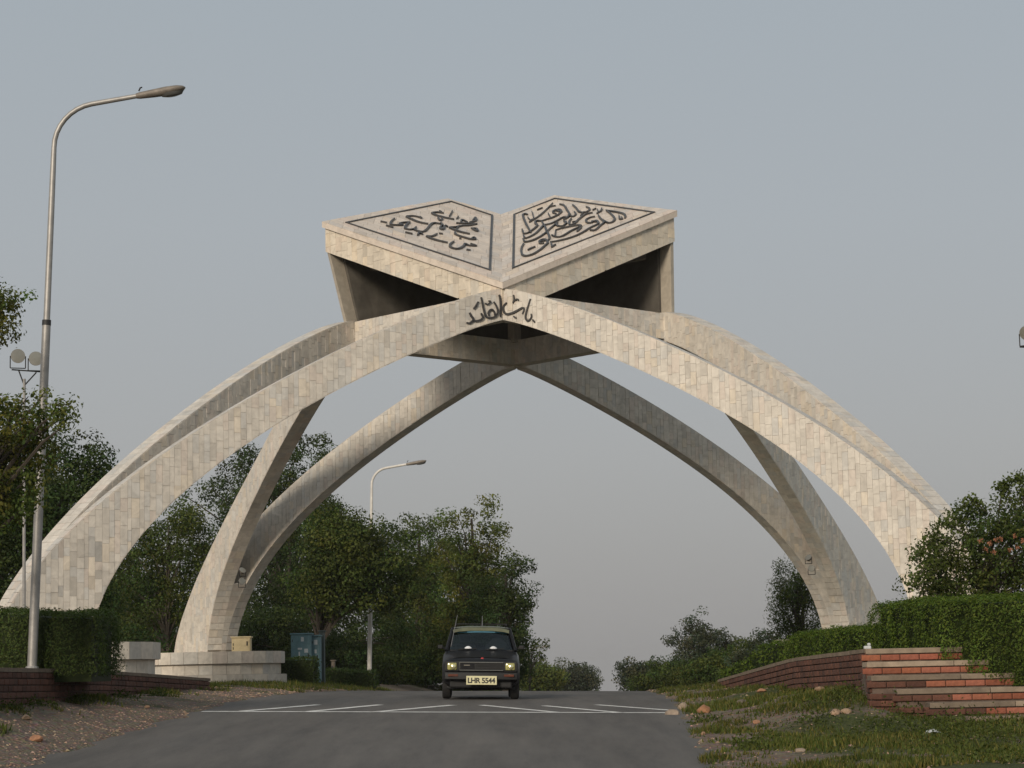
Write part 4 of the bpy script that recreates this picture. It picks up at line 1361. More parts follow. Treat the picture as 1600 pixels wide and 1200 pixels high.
# trees: from the photograph's outline at the depth each stands at
def T(name, label, px, D, crown_px, trunk_r, leaf, n_clump, per, size, **kw):
    """crown_px: (cx, cy, rx, ry) in photo pixels at the tree's distance"""
    b = at(px, 1040, D); gz = float(ground_z(b.x, D)) - .1
    k = D / FPX
    cr = []
    for c in crown_px:
        p = at(c[0], c[1], D)
        ry_ = c[4] if len(c) > 4 else (c[2] + c[3]) / 2
        cr.append((p.x - b.x, random.uniform(-.4, .4), p.z - gz, c[2] * k, ry_ * k, c[3] * k))
    return tree(name, label, (b.x, D, gz), cr, trunk_r, leaf, n_clump, per, size, **kw)
GT = 'trees behind the left side of the gateway'
T('broadleaf_tree', 'near tree at the left edge with loose yellowish leaves across the lamp post', -62, 30.5,
  [(45, 635, 36, 38), (0, 740, 72, 90), (95, 655, 38, 26), (-60, 830, 60, 60), (-22, 490, 58, 55), (50, 715, 42, 60), (-5, 670, 55, 55)], .13, 'leaf_y', 330, 46, .068, clump_r=.19, limbs=40, trunk_top=6.0, shell=.3, hue=.3)
T('broadleaf_tree', 'dark tree behind the near lamp post left of the gateway', 60, 50,
  [(80, 800, 95, 110), (135, 740, 45, 50), (20, 900, 110, 110), (100, 900, 80, 70)], .16, 'leaf_d', 430, 105, 0.094, clump_r=.42, limbs=30, group=GT)
T('broadleaf_tree', 'broad dark tree seen through the left front arch', 262, 76,
  [(265, 850, 75, 75), (215, 900, 60, 80), (310, 910, 55, 90), (240, 960, 80, 60)], .14, 'leaf', 300, 108, 0.108, clump_r=.48, bark='bark_pale', limbs=34, group=GT)
T('eucalyptus_tree', 'tall open tree rising behind the rib of the far left foot', 440, 104,
  [(400, 760, 62, 70), (480, 715, 52, 45), (355, 790, 45, 50), (440, 820, 90, 70), (520, 700, 22, 22), (300, 790, 30, 35)], .2, 'leaf_d', 330, 77, 0.144, clump_r=.55, limbs=60, shell=.35, group=GT)
T('broadleaf_tree', 'rounded tree between the far left foot and the far lamp', 455, 92,
  [(450, 900, 80, 90), (500, 850, 70, 60), (420, 980, 70, 70), (520, 820, 35, 45), (470, 1000, 90, 60)], .16, 'leaf_d', 330, 108, 0.130, clump_r=.55, limbs=30, group=GT)
T('broadleaf_tree', 'dense dark tree whose leaves cover the middle of the far lamp post', 500, 77.5,
  [(550, 868, 66, 56), (600, 898, 60, 50), (530, 915, 70, 48), (520, 830, 35, 35)], .16, 'leaf', 330, 108, 0.130, clump_r=.55, limbs=30, group=GT)
T('broadleaf_tree', 'wide tree with pointed shoots right of the far street lamp', 655, 96,
  [(650, 870, 65, 65), (630, 830, 30, 35), (680, 850, 40, 55), (670, 960, 85, 90), (640, 1010, 90, 60)], .17, 'leaf', 340, 108, 0.130, clump_r=.52, limbs=30, group=GT)
T('broadleaf_tree', 'tallest leafy tree behind the dark car', 742, 88,
  [(745, 810, 33, 36), (720, 860, 30, 60), (775, 835, 26, 22), (740, 920, 55, 75), (725, 1000, 60, 70), (760, 880, 35, 30)], .15, 'leaf_y', 300, 87, 0.122, clump_r=.42, limbs=50, shell=.35, group=GT)
T('broadleaf_tree', 'dark tree with ragged branches right behind the car roof', 790, 84,
  [(800, 920, 36, 48), (775, 970, 50, 70), (815, 895, 22, 28), (805, 960, 26, 30), (765, 1030, 50, 50)], .14, 'leaf_d', 240, 87, 0.108, clump_r=.38, limbs=50, shell=.35, group=GT)
T('broadleaf_tree', 'deep dark thicket tree behind the teal cabinets', 490, 87,
  [(490, 1000, 80, 60), (420, 1010, 80, 60), (580, 1000, 80, 60)], .12, 'leaf_d', 300, 105, 0.115, clump_r=.5, limbs=20, group=GT)
T('broadleaf_tree', 'shadowy thicket tree low between the two left feet', 225, 84,
  [(200, 960, 80, 70), (280, 980, 70, 60), (160, 900, 60, 80)], .12, 'leaf_d', 260, 105, 0.122, clump_r=.5, limbs=20, group=GT)
T('broadleaf_tree', 'shadowy tree at the left edge behind the dark hedge', 5, 62,
  [(20, 880, 100, 120), (110, 940, 80, 60), (60, 800, 80, 70), (10, 780, 70, 80)], .14, 'leaf_d', 360, 105, 0.115, clump_r=.5, limbs=20, group=GT)
GU = 'undergrowth below the left trees'
for px, D, r, lab in ((400, 88, 60, 'dark undergrowth bush behind the far left plinth'), (480, 94, 60, 'dark undergrowth bush behind the teal cabinets'), (560, 98, 62, 'dark undergrowth bush behind the far street lamp'),
                      (640, 100, 62, 'dark undergrowth bush left of the car behind the trunks'), (710, 95, 55, 'dark undergrowth bush directly behind the car'), (780, 92, 45, 'dark undergrowth bush right behind the car'),
                      (180, 72, 60, 'dark undergrowth bush between the left plinths'), (260, 80, 60, 'dark undergrowth bush left of the far left foot'), (330, 86, 60, 'dark undergrowth bush hidden behind the far left foot'), (90, 66, 60, 'dark undergrowth bush behind the near lamp post')):
    T('undergrowth_bush', lab, px, D, [(px, 1035, r, 42), (px - 25, 1060, r, 34), (px + 20, 1010, r * .6, 30)], .06, 'leaf_d', 150, 110, .12, clump_r=.5, limbs=10, group=GU, cat='bush')
T('broadleaf_tree', 'dark back row tree filling the gap above the car', 700, 112,
  [(700, 940, 70, 70), (660, 980, 70, 60), (740, 990, 50, 60)], .15, 'leaf_d', 260, 80, .14, clump_r=.55, limbs=20, group=GT)
# right
T('drooping_tree', 'slender tree with hanging leaves behind the far right foot', 1252, 76,
  [(1235, 905, 26, 40), (1262, 950, 30, 50), (1218, 940, 16, 45), (1270, 900, 20, 40), (1245, 985, 30, 30)], .09, 'leaf', 230, 56, .12, clump_r=.28, droop=.5, limbs=40, shell=.2, aspect=.25)
GF = 'far bushes along the right side of the road'
T('far_tree', 'airy grey green tree rising above the far bushes', 1095, 120,
  [(1085, 985, 24, 26), (1105, 1010, 40, 30), (1065, 1000, 20, 25), (1140, 1010, 26, 25), (1085, 1040, 50, 30)], .10, 'leaf_g', 240, 52, 0.144, clump_r=.42, limbs=40, shell=.2, group=GF)
T('far_tree', 'rounded grey green tree beside the road crest', 1000, 135,
  [(985, 1048, 20, 18), (1010, 1060, 30, 22), (995, 1070, 30, 16)], .1, 'leaf_g', 140, 63, 0.158, clump_r=.45, limbs=20, group=GF)
T('far_bush', 'leafy bush between the crest tree and the airy tree', 1045, 118,
  [(1040, 1055, 35, 25), (1075, 1060, 35, 22), (1030, 1070, 45, 15)], .08, 'leaf', 160, 70, 0.144, clump_r=.42, limbs=16, group=GF, cat='bush')
T('far_bush', 'dark bush just beyond the end of the brick wall', 1110, 96,
  [(1110, 1055, 45, 25), (1150, 1045, 45, 28), (1080, 1065, 40, 16)], .08, 'leaf', 190, 77, 0.122, clump_r=.42, limbs=16, group=GF, cat='bush')
T('far_bush', 'small pale bush above the farthest low hedge', 1195, 88,
  [(1195, 1010, 22, 20), (1180, 1035, 40, 22), (1215, 1040, 30, 20)], .07, 'leaf_g', 120, 70, 0.115, clump_r=.38, limbs=16, group=GF, cat='bush')
T('far_bush', 'green bush filling the gap right of the airy tree', 1160, 108,
  [(1160, 1030, 40, 30), (1130, 1045, 40, 25)], .08, 'leaf', 140, 73, 0.137, clump_r=.42, limbs=16, group=GF, cat='bush')
GR = 'far trees right of the car beyond the crest'
T('far_tree', 'olive green rounded tree right beside the car', 838, 150,
  [(838, 1058, 26, 26), (860, 1065, 24, 20), (825, 1070, 24, 18)], .12, 'leaf_y', 150, 70, 0.173, clump_r=.5, limbs=14, group=GR)
T('far_tree', 'bluish green far tree at the road crest', 895, 210,
  [(890, 1056, 26, 20), (915, 1064, 20, 16), (875, 1064, 24, 16)], .16, 'leaf_g', 150, 63, 0.230, clump_r=.7, limbs=14, group=GR)
T('far_tree', 'lowest far tree nearest to the bright gap', 920, 230,
  [(920, 1070, 16, 12), (900, 1070, 20, 12)], .14, 'leaf_g', 90, 59, 0.245, clump_r=.65, limbs=10, group=GR)
T('bare_branched_tree', 'thin sparse tree poking up beside the car', 826, 100,
  [(838, 1018, 14, 16), (822, 1030, 10, 14), (850, 1010, 8, 8)], .05, 'leaf', 26, 24, 0.115, clump_r=.2, limbs=26, shell=.2)
# flowering bush at right
b = at(1540, 940, 38.0); gz = pA.z - .2
k = 38.0 / FPX
bush = [(1500, 880, 62, 62), (1560, 850, 70, 75), (1625, 860, 80, 90), (1520, 930, 90, 45), (1468, 890, 40, 52), (1605, 795, 40, 36), (1530, 812, 46, 28), (1452, 920, 24, 30)]
cr = []
for c in bush:
    p = at(c[0], c[1], 38.0); cr.append((p.x - b.x, random.uniform(-.3, .3), p.z - gz, c[2] * k, (c[2] + c[3]) / 2 * k, c[3] * k))
fb = tree('flowering_bush', 'large arching bush with a few orange pink flowers over the right hedge', (b.x, 38.0, gz), cr, .07, 'leaf', 470, 48, .070, clump_r=.24, limbs=60, shell=.35, cat='bush', hue=.2)
# long arching shoots
mb = MB(); VL = []
for sx, sy, ex, ey in ((1560, 800, 1576, 752), (1590, 810, 1560, 758), (1500, 830, 1452, 835), (1490, 850, 1432, 868), (1480, 880, 1424, 915), (1540, 800, 1500, 793), (1600, 790, 1590, 745)):
    a, c = at(sx, sy, 37.6), at(ex, ey, 37.5)
    m_ = a.lerp(c, .5) + Vector((0, 0, .16))
    line = smooth_line([a, m_, c], 8)
    o = Vector((b.x, 38.0, gz))
    mb.tube([p - o for p in line], [.012 * (1 - .7 * i / len(line)) for i in range(len(line))], 5)
    for p in line[2:]:
        for _ in range(16): VL.append(tuple(p - o + Vector((random.gauss(0, .06), random.gauss(0, .06), random.gauss(0, .055)))))
mb.build('shoot', M['bark'], fb)
VL = np.array(VL)
link('shoot_leaves', quads_mesh('shoot_leaves', leaf_quads(VL, .075), RNG.uniform(.8, 1.5, (len(VL), 1)) * np.ones((1, 3)), M['leaf']), fb)
for fx, fy in ((1531, 845), (1540, 858), (1556, 843), (1563, 842), (1585, 838), (1590, 855), (1578, 860), (1552, 862), (1598, 845), (1546, 849)):
    p = at(fx, fy, 36.9) - Vector((b.x, 38.0, gz))
    pts = np.array([p]) + RNG.normal(size=(26, 3)) * .020
    link('flower', quads_mesh('flower', leaf_quads(pts, .035, aspect=.8), RNG.uniform(.7, 1.2, (26, 1)) * np.ones((1, 3)), M['petal']), fb)

# ------------------------------------------------------------------ street lamps
def street_lamp(base, h, arm, lean, label, sc=1.0, rz=0.0, paint='metal'):
    e = empty('street_lamp', base, rz, label, 'street lamp', 'street lamps')
    mb = MB()
    mb.lathe([(.10, -.06), (.10, .0), (.088, .02)], 12)
    mb.build('base', M[paint], e)
    def P(z, x=0): return Vector((x + lean * z, 0, z))
    z1 = h * .59
    mb = MB(); mb.tube([P(0), P(h * .3), P(z1)], [.083 * sc, .079 * sc, .074 * sc], 16); mb.build('pole', M[paint], e, smooth=40)
    mb = MB(); mb.tube([P(z1 - .06), P(z1 + .02)], [.079 * sc, .078 * sc], 16); mb.build('collar', M['dark'], e, smooth=40)
    # upper pole, bend and arm in one pipe
    mb = MB()
    pts = [P(z1), P(h * .78), P(h * .86)]; rr = [.058 * sc, .054 * sc, .050 * sc]
    R = h * .078
    zb_ = h * .895
    for k in range(9):
        w = math.pi / 2 * .90 * k / 8
        pts.append(P(zb_) + Vector((R * (1 - math.cos(w)), 0, R * math.sin(w)))); rr.append(.046 * sc)
    d = Vector((math.sin(math.pi / 2 * .90), 0, math.cos(math.pi / 2 * .90)))
    endp = pts[-1] + d * arm
    pts.append(endp); rr.append(.042 * sc)
    mb.tube(pts, rr, 14); mb.build('upper_pole', M[paint], e, smooth=40)
    # head: long tapered lantern
    L_ = .82; hs = .82
    mb = MB()
    x = d; y = Vector((0, 1, 0)); z = x.cross(y)
    prof = [(0, .05, .05, .05), (.06, .075, .06, .065), (.30, .095, .07, .085), (.5, .125, .075, .09), (.68, .12, .065, .08), (.78, .08, .04, .05), (.82, .02, .01, .012)]
    V, F = [], []
    for (l, w, up, dn) in prof:
        for q in range(12):
            a = 2 * math.pi * q / 12
            c, s = math.cos(a), math.sin(a)
            V.append(endp + x * (l * .92 - .06) + (y * w * c + z * (up if s > 0 else dn) * s) * hs)
    for i in range(len(prof) - 1):
        for q in range(12):
            F.append((i * 12 + q, i * 12 + (q + 1) % 12, (i + 1) * 12 + (q + 1) % 12, (i + 1) * 12 + q))
    F += [tuple(range(12)), tuple(range(12 * 6, 12 * 7))]
    mb.add(V, F)
    head = mb.build('lamp_head', M['lampbody'], e, smooth=50)
    mb = MB()
    V, F = [], []
    for j, (rf, dz) in enumerate(((1, -.055), (.85, -.105), (.45, -.125))):
        for q in range(12):
            a = 2 * math.pi * q / 12
            V.append(endp + x * (.48 + .18 * rf * math.cos(a)) + y * .085 * rf * math.sin(a) + z * dz * hs)
    for i in range(2):
        for q in range(12): F.append((i * 12 + q, i * 12 + (q + 1) % 12, (i + 1) * 12 + (q + 1) % 12, (i + 1) * 12 + q))
    F.append(tuple(range(24, 36)))
    mb.add(V, F); mb.build('lamp_cover', M['lampglass'], head, smooth=50)
    mb = MB(); c = endp + x * .02 + z * .07
    mb.tube([c - x * .03, c + z * .045, c + x * .03 + z * .05], .012, 6); mb.build('bracket', M['dark'], head)
    return e
lb = at(50, 1041, 32.6)
street_lamp((lb.x, lb.y, lb.z - .02), 8.70, .74, .036, sc=.86, label='tall galvanised street lamp rising from the left brick wall in front')
lf = at(577, 1069, 80.0)
street_lamp((lf.x, lf.y, lf.z), 8.0, .80, .026, 'far white street lamp half hidden by the dark trees', paint='whitepaint')
lg = at(828, 1100, 175.0); 
e3 = street_lamp((lg.x - .1, lg.y, at(828, 1015, 175).z - 7.6), 7.9, .6, .0, 'distant street lamp head showing just right of the car roof', paint='whitepaint')

# ------------------------------------------------------------------ floodlights
def flood_head(mb_body, parent, c, aim, r=.14):
    """bowl floodlight: shell, reflector and bracket"""
    aim = aim.normalized()
    ref = Vector((0, 0, 1)); x = aim.cross(ref).normalized(); y = x.cross(aim)
    def rings(prof, n=18):
        V, F = [], []
        for rr, h in prof:
            for k in range(n):
                a = 2 * math.pi * k / n
                V.append(c + x * rr * math.cos(a) + y * rr * math.sin(a) + aim * h)
        for i in range(len(prof) - 1):
            for k in range(n): F.append((i * n + k, i * n + (k + 1) % n, (i + 1) * n + (k + 1) % n, (i + 1) * n + k))
        F.append(tuple(range((len(prof) - 1) * n, len(prof) * n)))
        F.append(tuple(range(n)))
        return V, F
    mb = MB(); mb.add(*rings([(r * .35, -r * 1.1), (r * .7, -r * .8), (r * .93, -r * .35), (r, 0), (r, r * .08)])); body = mb.build('floodlight_bowl', M['lampbody'], parent, smooth=40)
    mb = MB(); mb.add(*rings([(r * .97, r * .085), (r * .8, r * .10), (r * .4, r * .13), (r * .05, r * .14)])); mb.build('front_glass', M['reflector'], body, smooth=60)
    mb = MB()
    for s in (-1, 1): mb.tube([c + x * r * 1.05 * s, c + x * r * 1.05 * s - Vector((0, 0, r * 1.7))], .010, 6)
    mb.tube([c + x * r * 1.05 - Vector((0, 0, r * 1.7)), c - x * r * 1.05 - Vector((0, 0, r * 1.7))], .010, 6)
    mb.build('yoke', M['dark'], body)
def flood_pole(px, D, ztop_px, label, heads):
    p = at(px, 1000, D); gz = float(ground_z(p.x, D)) - .1
    top = at(px, ztop_px, D)
    e = empty('floodlight_pole', (p.x, D, gz), 0, label, 'floodlight', 'floodlight poles')
    mb = MB(); mb.tube([(0, 0, 0), (top.x - p.x, 0, top.z - gz)], [.032, .026], 8); mb.build('pole', M['metal'], e, smooth=40)
    t = Vector((top.x - p.x, 0, top.z - gz))
    mb = MB()
    for hx, hy in heads:
        c = at(hx, hy, D) - Vector((p.x, D, gz)); c.y = -.05
        mb.tube([t - Vector((0, 0, .12)), Vector((c.x, 0, c.z - .24))], .013, 6)
    c0 = at(heads[0][0], heads[0][1], D) - Vector((p.x, D, gz)); c1 = at(heads[-1][0], heads[-1][1], D) - Vector((p.x, D, gz))
    mb.tube([Vector((c0.x - .12, 0, c0.z - .235)), Vector((c1.x + .12, 0, c1.z - .235))], .014, 6)
    mb.build('cross_arm', M['dark'], e)
    for hx, hy in heads:
        c = at(hx, hy, D) - Vector((p.x, D, gz)); c.y = -.05
        flood_head(None, e, c, Vector((.35, -.92, .02)) if hx < 800 else Vector((-.5, -.7, -.25)), .128)
flood_pole(38, 39, 592, 'thin pole with two round floodlights behind the near street lamp', [(29, 557), (57, 561)])
flood_pole(1616, 38, 560, 'round floodlight on a pole just entering at the right edge', [(1603, 521), (1632, 523)])
def small_flood(px, py, D, aim, label):
    c = at(px, py, D)
    e = empty('floodlight', c - Vector((0, 0, .25)), 0, label, 'floodlight', 'floodlights in the crotches of the far feet')
    flood_head(None, e, Vector((0, 0, .25)), aim, .095)
    return e
small_flood(379, 891, 58.6, Vector((.5, -.6, .6)), 'upper floodlight in the fork of the far left foot')
small_flood(378, 908, 58.3, Vector((.5, -.8, .1)), 'lower floodlight in the fork of the far left foot')
small_flood(1263, 871, 57.7, Vector((-.5, -.6, .6)), 'upper floodlight in the fork of the far right foot')
small_flood(1268, 888, 57.5, Vector((-.5, -.8, .1)), 'lower floodlight in the fork of the far right foot')

# ------------------------------------------------------------------ cabinets, box, post
def cabinet(px0, px1, py0, py1, D, depth, mat, label, name='utility_cabinet', cat='cabinet', notices=()):
    a, b = at(px0, py1, D), at(px1, py0, D)
    w, h = b.x - a.x, b.z - a.z
    e = empty(name, (a.x, D, a.z), 0, label, cat)
    mb = MB(); mb.bbox(0, w, 0, depth, 0, h - .04, .012); body = mb.build('body', M[mat], e)
    mb = MB(); mb.bbox(-.03, w + .03, -.03, depth + .03, h - .04, h, .01); mb.build('roof', M[mat], e)
    mb = MB(); mb.bbox(.03, w - .03, -.014, -.002, .06, h - .09, .004); d = mb.build('door', M[mat], e)
    mb = MB(); mb.bbox(w - .1, w - .07, -.04, -.012, h * .5, h * .5 + .12, .006); mb.build('handle', M['dark'], d)
    mb = MB()
    for zz in (.15, h - .25): mb.bbox(.035, .055, -.028, -.012, zz, zz + .07, .004)
    mb.build('hinge', M['dark'], d)
    for (x0, x1, z0, z1) in notices:
        mb = MB(); mb.box(x0 * w, x1 * w, -.0175, -.0148, z0 * h, z1 * h); mb.build('notice', M['paper'], d)
    return e
cabinet(455, 486, 989, 1066, 64.6, .5, 'cab', 'larger teal utility cabinet with peeling notices', notices=((.50, .64, .83, .92), (.66, .84, .60, .68), (.34, .55, .66, .70), (.38, .45, .40, .62), (.5, .58, .36, .5)))
cabinet(487, 500, 992, 1068, 64.9, .45, 'cab', 'narrow teal utility cabinet beside the larger one', notices=((.3, .7, .80, .9), (.35, .6, .62, .7)))
cabinet(499, 506, 985, 1068, 65.6, .4, 'cabdark', 'dark green upright post box right of the teal cabinets', name='utility_post', cat='post')
pc = to_world((-8.75, 8.75, 0))
cabinet(362, 391, 994, 1024, 60.2, .35, 'cream', 'small cream metal box standing on the far left plinth', name='metal_box', cat='box')
cabinet(518, 523, 1031, 1062, 72, .3, 'bark_pale', 'small brownish pillar behind the low dark hedge', name='stone_pillar', cat='pillar')
# a white bracket on the top step
p = at(1357, 1010, 31.2)
e = empty('stone_chip', (p.x, p.y + .1, pA.z), 0, 'small white stone chip on the top brick step', 'stone')
mb = MB(); mb.bbox(-.05, .05, -.04, .04, 0, .045, .012); mb.bbox(.0, .045, -.03, .03, .045, .085, .012); mb.build('chip', M['paper'], e)

# ------------------------------------------------------------------ car
M['carpaint'] = mat_plain('dark_charcoal_car_paint', (0.008, 0.008, 0.0095), 0.38, noise=0.15, scale=3, coat=0.08, spec=.22)
M['carroof'] = mat_plain('roof_reflection_paint', (0.11, 0.12, 0.07), 0.4, noise=0.25, scale=4, coat=0.3)  # pale yellow-green reflection on the roof, painted in as base colour
M['plastic'] = mat_plain('black_bumper_plastic', (0.009, 0.009, 0.009), 0.65, noise=0.3, scale=12)
M['tyre'] = mat_plain('tyre_rubber', (0.016, 0.0155, 0.015), 0.85, noise=0.3, scale=14)
M['chrome'] = mat_plain('dull_chrome_trim', (0.42, 0.39, 0.33), 0.3, metal=0.9, noise=0.2, scale=20)
M['headlamp'] = mat_plain('yellowed_headlamp_glass', (0.34, 0.32, 0.11), 0.15, noise=0.4, scale=18, coat=0.8)
M['bulb'] = mat_plain('headlamp_reflector', (0.85, 0.80, 0.48), 0.08, metal=0.9, noise=0.1)
M['amber'] = mat_plain('amber_indicator', (0.11, 0.03, 0.014), 0.3, noise=0.2, scale=15)
M['redbadge'] = mat_plain('red_badge', (0.42, 0.03, 0.03), 0.35, noise=0.1)
M['plate'] = mat_plain('cream_number_plate', (0.66, 0.62, 0.38), 0.5, noise=0.06, scale=10)
M['bluetint'] = mat_plain('blue_windscreen_strip', (0.09, 0.22, 0.30), 0.3, noise=0.12, scale=6)
M['interior'] = mat_plain('dark_interior', (0.02, 0.02, 0.022), 0.8, noise=0.3, scale=8)
M['whitelump'] = mat_plain('white_lump', (0.72, 0.72, 0.72), 0.8, noise=0.1)
M['antenna'] = mat_plain('antenna_steel', (0.20, 0.20, 0.21), 0.4, metal=0.6)
def mat_glass():
    m = bpy.data.materials.new('car_window_glass'); m.use_nodes = True
    t = m.node_tree; t.nodes.clear()
    out = N(t, 'ShaderNodeOutputMaterial'); gl = N(t, 'ShaderNodeBsdfGlossy'); gl.inputs['Roughness'].default_value = .03; gl.inputs['Color'].default_value = (.8, .9, .95, 1)
    tp = N(t, 'ShaderNodeBsdfTransparent'); tp.inputs['Color'].default_value = (.42, .50, .52, 1)
    fr_ = N(t, 'ShaderNodeFresnel'); fr_.inputs['IOR'].default_value = 1.4
    no = N(t, 'ShaderNodeTexNoise'); no.inputs['Scale'].default_value = 3.0
    ad = N(t, 'ShaderNodeMath', operation='MULTIPLY_ADD'); ad.inputs[1].default_value = .03; 
    t.links.new(no.outputs['Fac'], ad.inputs[0]); t.links.new(fr_.outputs[0], ad.inputs[2])
    ms = N(t, 'ShaderNodeMixShader')
    t.links.new(ad.outputs[0], ms.inputs[0]); t.links.new(tp.outputs[0], ms.inputs[1]); t.links.new(gl.outputs[0], ms.inputs[2])
    t.links.new(ms.outputs[0], out.inputs[0])
    return m
M['glass'] = mat_glass()

cw = on_road(752, 1092.5)
car = empty('car', (cw.x, cw.y - .55, float(road_at(cw.x, cw.y))), math.radians(1.2), 'small dark boxy hatchback driving towards the camera on the road', 'car')
car.rotation_euler = (math.atan2(float(road_z(cw.y + 1.6) - road_z(cw.y - .5)), 2.1) * .9, .030, math.radians(1.2))
HW = .70
# lower body: sections along the length (y, half width, z bottom, z shoulder, z top)
secs = [(.10, .60, .30, .52, .665), (.13, .655, .26, .58, .70), (.22, .685, .24, .62, .735), (.5, .70, .22, .70, .795), (.85, .70, .20, .76, .85), (.98, .70, .20, .785, .868),
        (1.6, .70, .20, .79, .875), (2.6, .695, .22, .79, .88), (2.95, .68, .26, .78, .87), (3.14, .64, .32, .74, .84)]
V, F = [], []
for y, w, zb_, zs, zt_ in secs:
    half = [(0, zb_), (w * .86, zb_), (w * .97, zb_ + .06), (w, zb_ + .16), (w, zs - .10), (w * .985, zs), (w * .93, (zs + zt_) / 2 + .015), (w * .80, zt_ - .006), (w * .4, zt_ + .008), (0, zt_ + .012)]
    full = [(-x, z) for x, z in reversed(half[1:-1])]
    ring_ = half + full
    V += [(x, y, z) for x, z in ring_]
nr_ = len(ring_)
for i in range(len(secs) - 1):
    for k2 in range(nr_): F.append((i * nr_ + k2, i * nr_ + (k2 + 1) % nr_, (i + 1) * nr_ + (k2 + 1) % nr_, (i + 1) * nr_ + k2))
F.append(tuple(range(nr_))); F.append(tuple(range((len(secs) - 1) * nr_, len(secs) * nr_)))
mb = MB(); mb.add(V, F); body = mb.build('body', M['carpaint'], car, smooth=38)
# bonnet: a separate panel with a raised edge line
mb = MB(); V, F = [], []
nx_ = 9
for y, z in ((.20, .748), (.24, .757), (.5, .808), (.85, .864), (.95, .882)):
    for i in range(nx_):
        x = (-1 + 2 * i / (nx_ - 1)) * (.545 + .02 * (y - .2))
        V.append((x, y, z - .030 * (abs(x) / .56) ** 2.5 + .010 * (1 if .32 < abs(x) < .46 else 0)))
for j in range(4):
    for i in range(nx_ - 1): F.append((j * nx_ + i, j * nx_ + i + 1, (j + 1) * nx_ + i + 1, (j + 1) * nx_ + i))
mb.add(V, F); bon = mb.build('bonnet', M['carpaint'], car, smooth=50)
mb = MB(); mb.add([(-.035, .205, .712), (.035, .205, .712), (.0, .203, .672), (-.05, .207, .70), (.05, .207, .70), (-.02, .150, .735), (.02, .150, .735)], [(0, 1, 4, 2, 3)])
mb = MB(); mb.lathe([(.001, -.012), (.026, -.010), (.034, 0), (.034, .004)], 6, 'y', (0.02, .165, .715)); mb.build('badge', M['redbadge'], car)
# cabin: pillars and roof as a frame, panes set between them
zr_ = 1.315
B = {'fl': (-.635, .93, .865), 'fr': (.635, .93, .865), 'rl': (-.63, 2.98, .865), 'rr': (.63, 2.98, .865)}
Tt = {'fl': (-.525, 1.36, zr_ - .035), 'fr': (.525, 1.36, zr_ - .035), 'rl': (-.52, 2.72, zr_ - .035), 'rr': (.52, 2.72, zr_ - .035)}
mb = MB()
V, F = [], []
prs = [(1.28, .515, 0), (1.33, .545, .022), (1.6, .56, .042), (2.2, .56, .045), (2.62, .55, .03), (2.78, .53, .0)]
for y, w, dz in prs:
    for x in (-1, -.93, -.8, -.4, 0, .4, .8, .93, 1):
        V.append((x * w, y, zr_ - .03 + dz - .045 * abs(x) ** 4))
for i in range(len(prs) - 1):
    for k2 in range(8): F.append((i * 9 + k2, i * 9 + k2 + 1, (i + 1) * 9 + k2 + 1, (i + 1) * 9 + k2))
nb_ = len(V)
V += [(x, y, z - .05) for x, y, z in V]
F += [tuple(reversed([q + nb_ for q in f])) for f in F]
for i in range(len(prs) - 1):
    for c in (0, 8): F.append((i * 9 + c, (i + 1) * 9 + c, (i + 1) * 9 + c + nb_, i * 9 + c + nb_))
for k2 in range(8): F.append((k2, k2 + 1, k2 + 1 + nb_, k2 + nb_)); q = (len(prs) - 1) * 9; F.append((q + k2, q + k2 + 1, q + k2 + 1 + nb_, q + k2 + nb_))
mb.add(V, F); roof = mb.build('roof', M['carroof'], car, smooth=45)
mb = MB(); mb.bbox(-.53, .53, 1.30, 1.36, zr_ - .085, zr_ - .03, .012); mb.build('windscreen_header', M['carpaint'], car)
mb = MB(); mb.bbox(-.06, .07, 1.287, 1.299, zr_ - .075, zr_ - .045, .004); mb.build('sticker', M['redbadge'], car)
for s in ('l', 'r'):
    mb = MB(); mb.tube([B['f' + s], Tt['f' + s]], [.034, .03], 6); mb.build('pillar', M['carpaint'], car)
    mb = MB(); mb.tube([B['r' + s], Tt['r' + s]], [.07, .05], 6); mb.build('pillar', M['carpaint'], car)
    sx = -1 if s == 'l' else 1
    mb = MB(); mb.tube([(sx * .655, 1.95, .865), (sx * .535, 1.95, zr_ - .04)], .03, 6); mb.build('pillar', M['carpaint'], car)
    for y0, y1, y2, y3 in ((.99, 1.92, 1.92, 1.40), (1.98, 2.90, 2.66, 1.98)):
        mb = MB(); mb.add([(sx * .645, y0, .875), (sx * .645, y1, .875), (sx * .53, y2, zr_ - .06), (sx * .53, y3, zr_ - .06)], [(0, 1, 2, 3)]); mb.build('side_window', M['glass'], car)
    # door seam and handle
    mb = MB(); mb.bbox(sx * .704 - .012, sx * .704 + .012, 1.78, 1.92, .72, .745, .004); mb.build('door_handle', M['plastic'], car)
    # mirror
    mb = MB(); mb.bbox(sx * .745 - .05, sx * .745 + .05, 1.02, 1.08, .895, .97, .018); mir = mb.build('wing_mirror', M['plastic'], car)
    mb = MB(); mb.tube([(sx * .66, 1.06, .90), (sx * .72, 1.06, .93)], .018, 6); mb.build('mirror_arm', M['plastic'], mir)
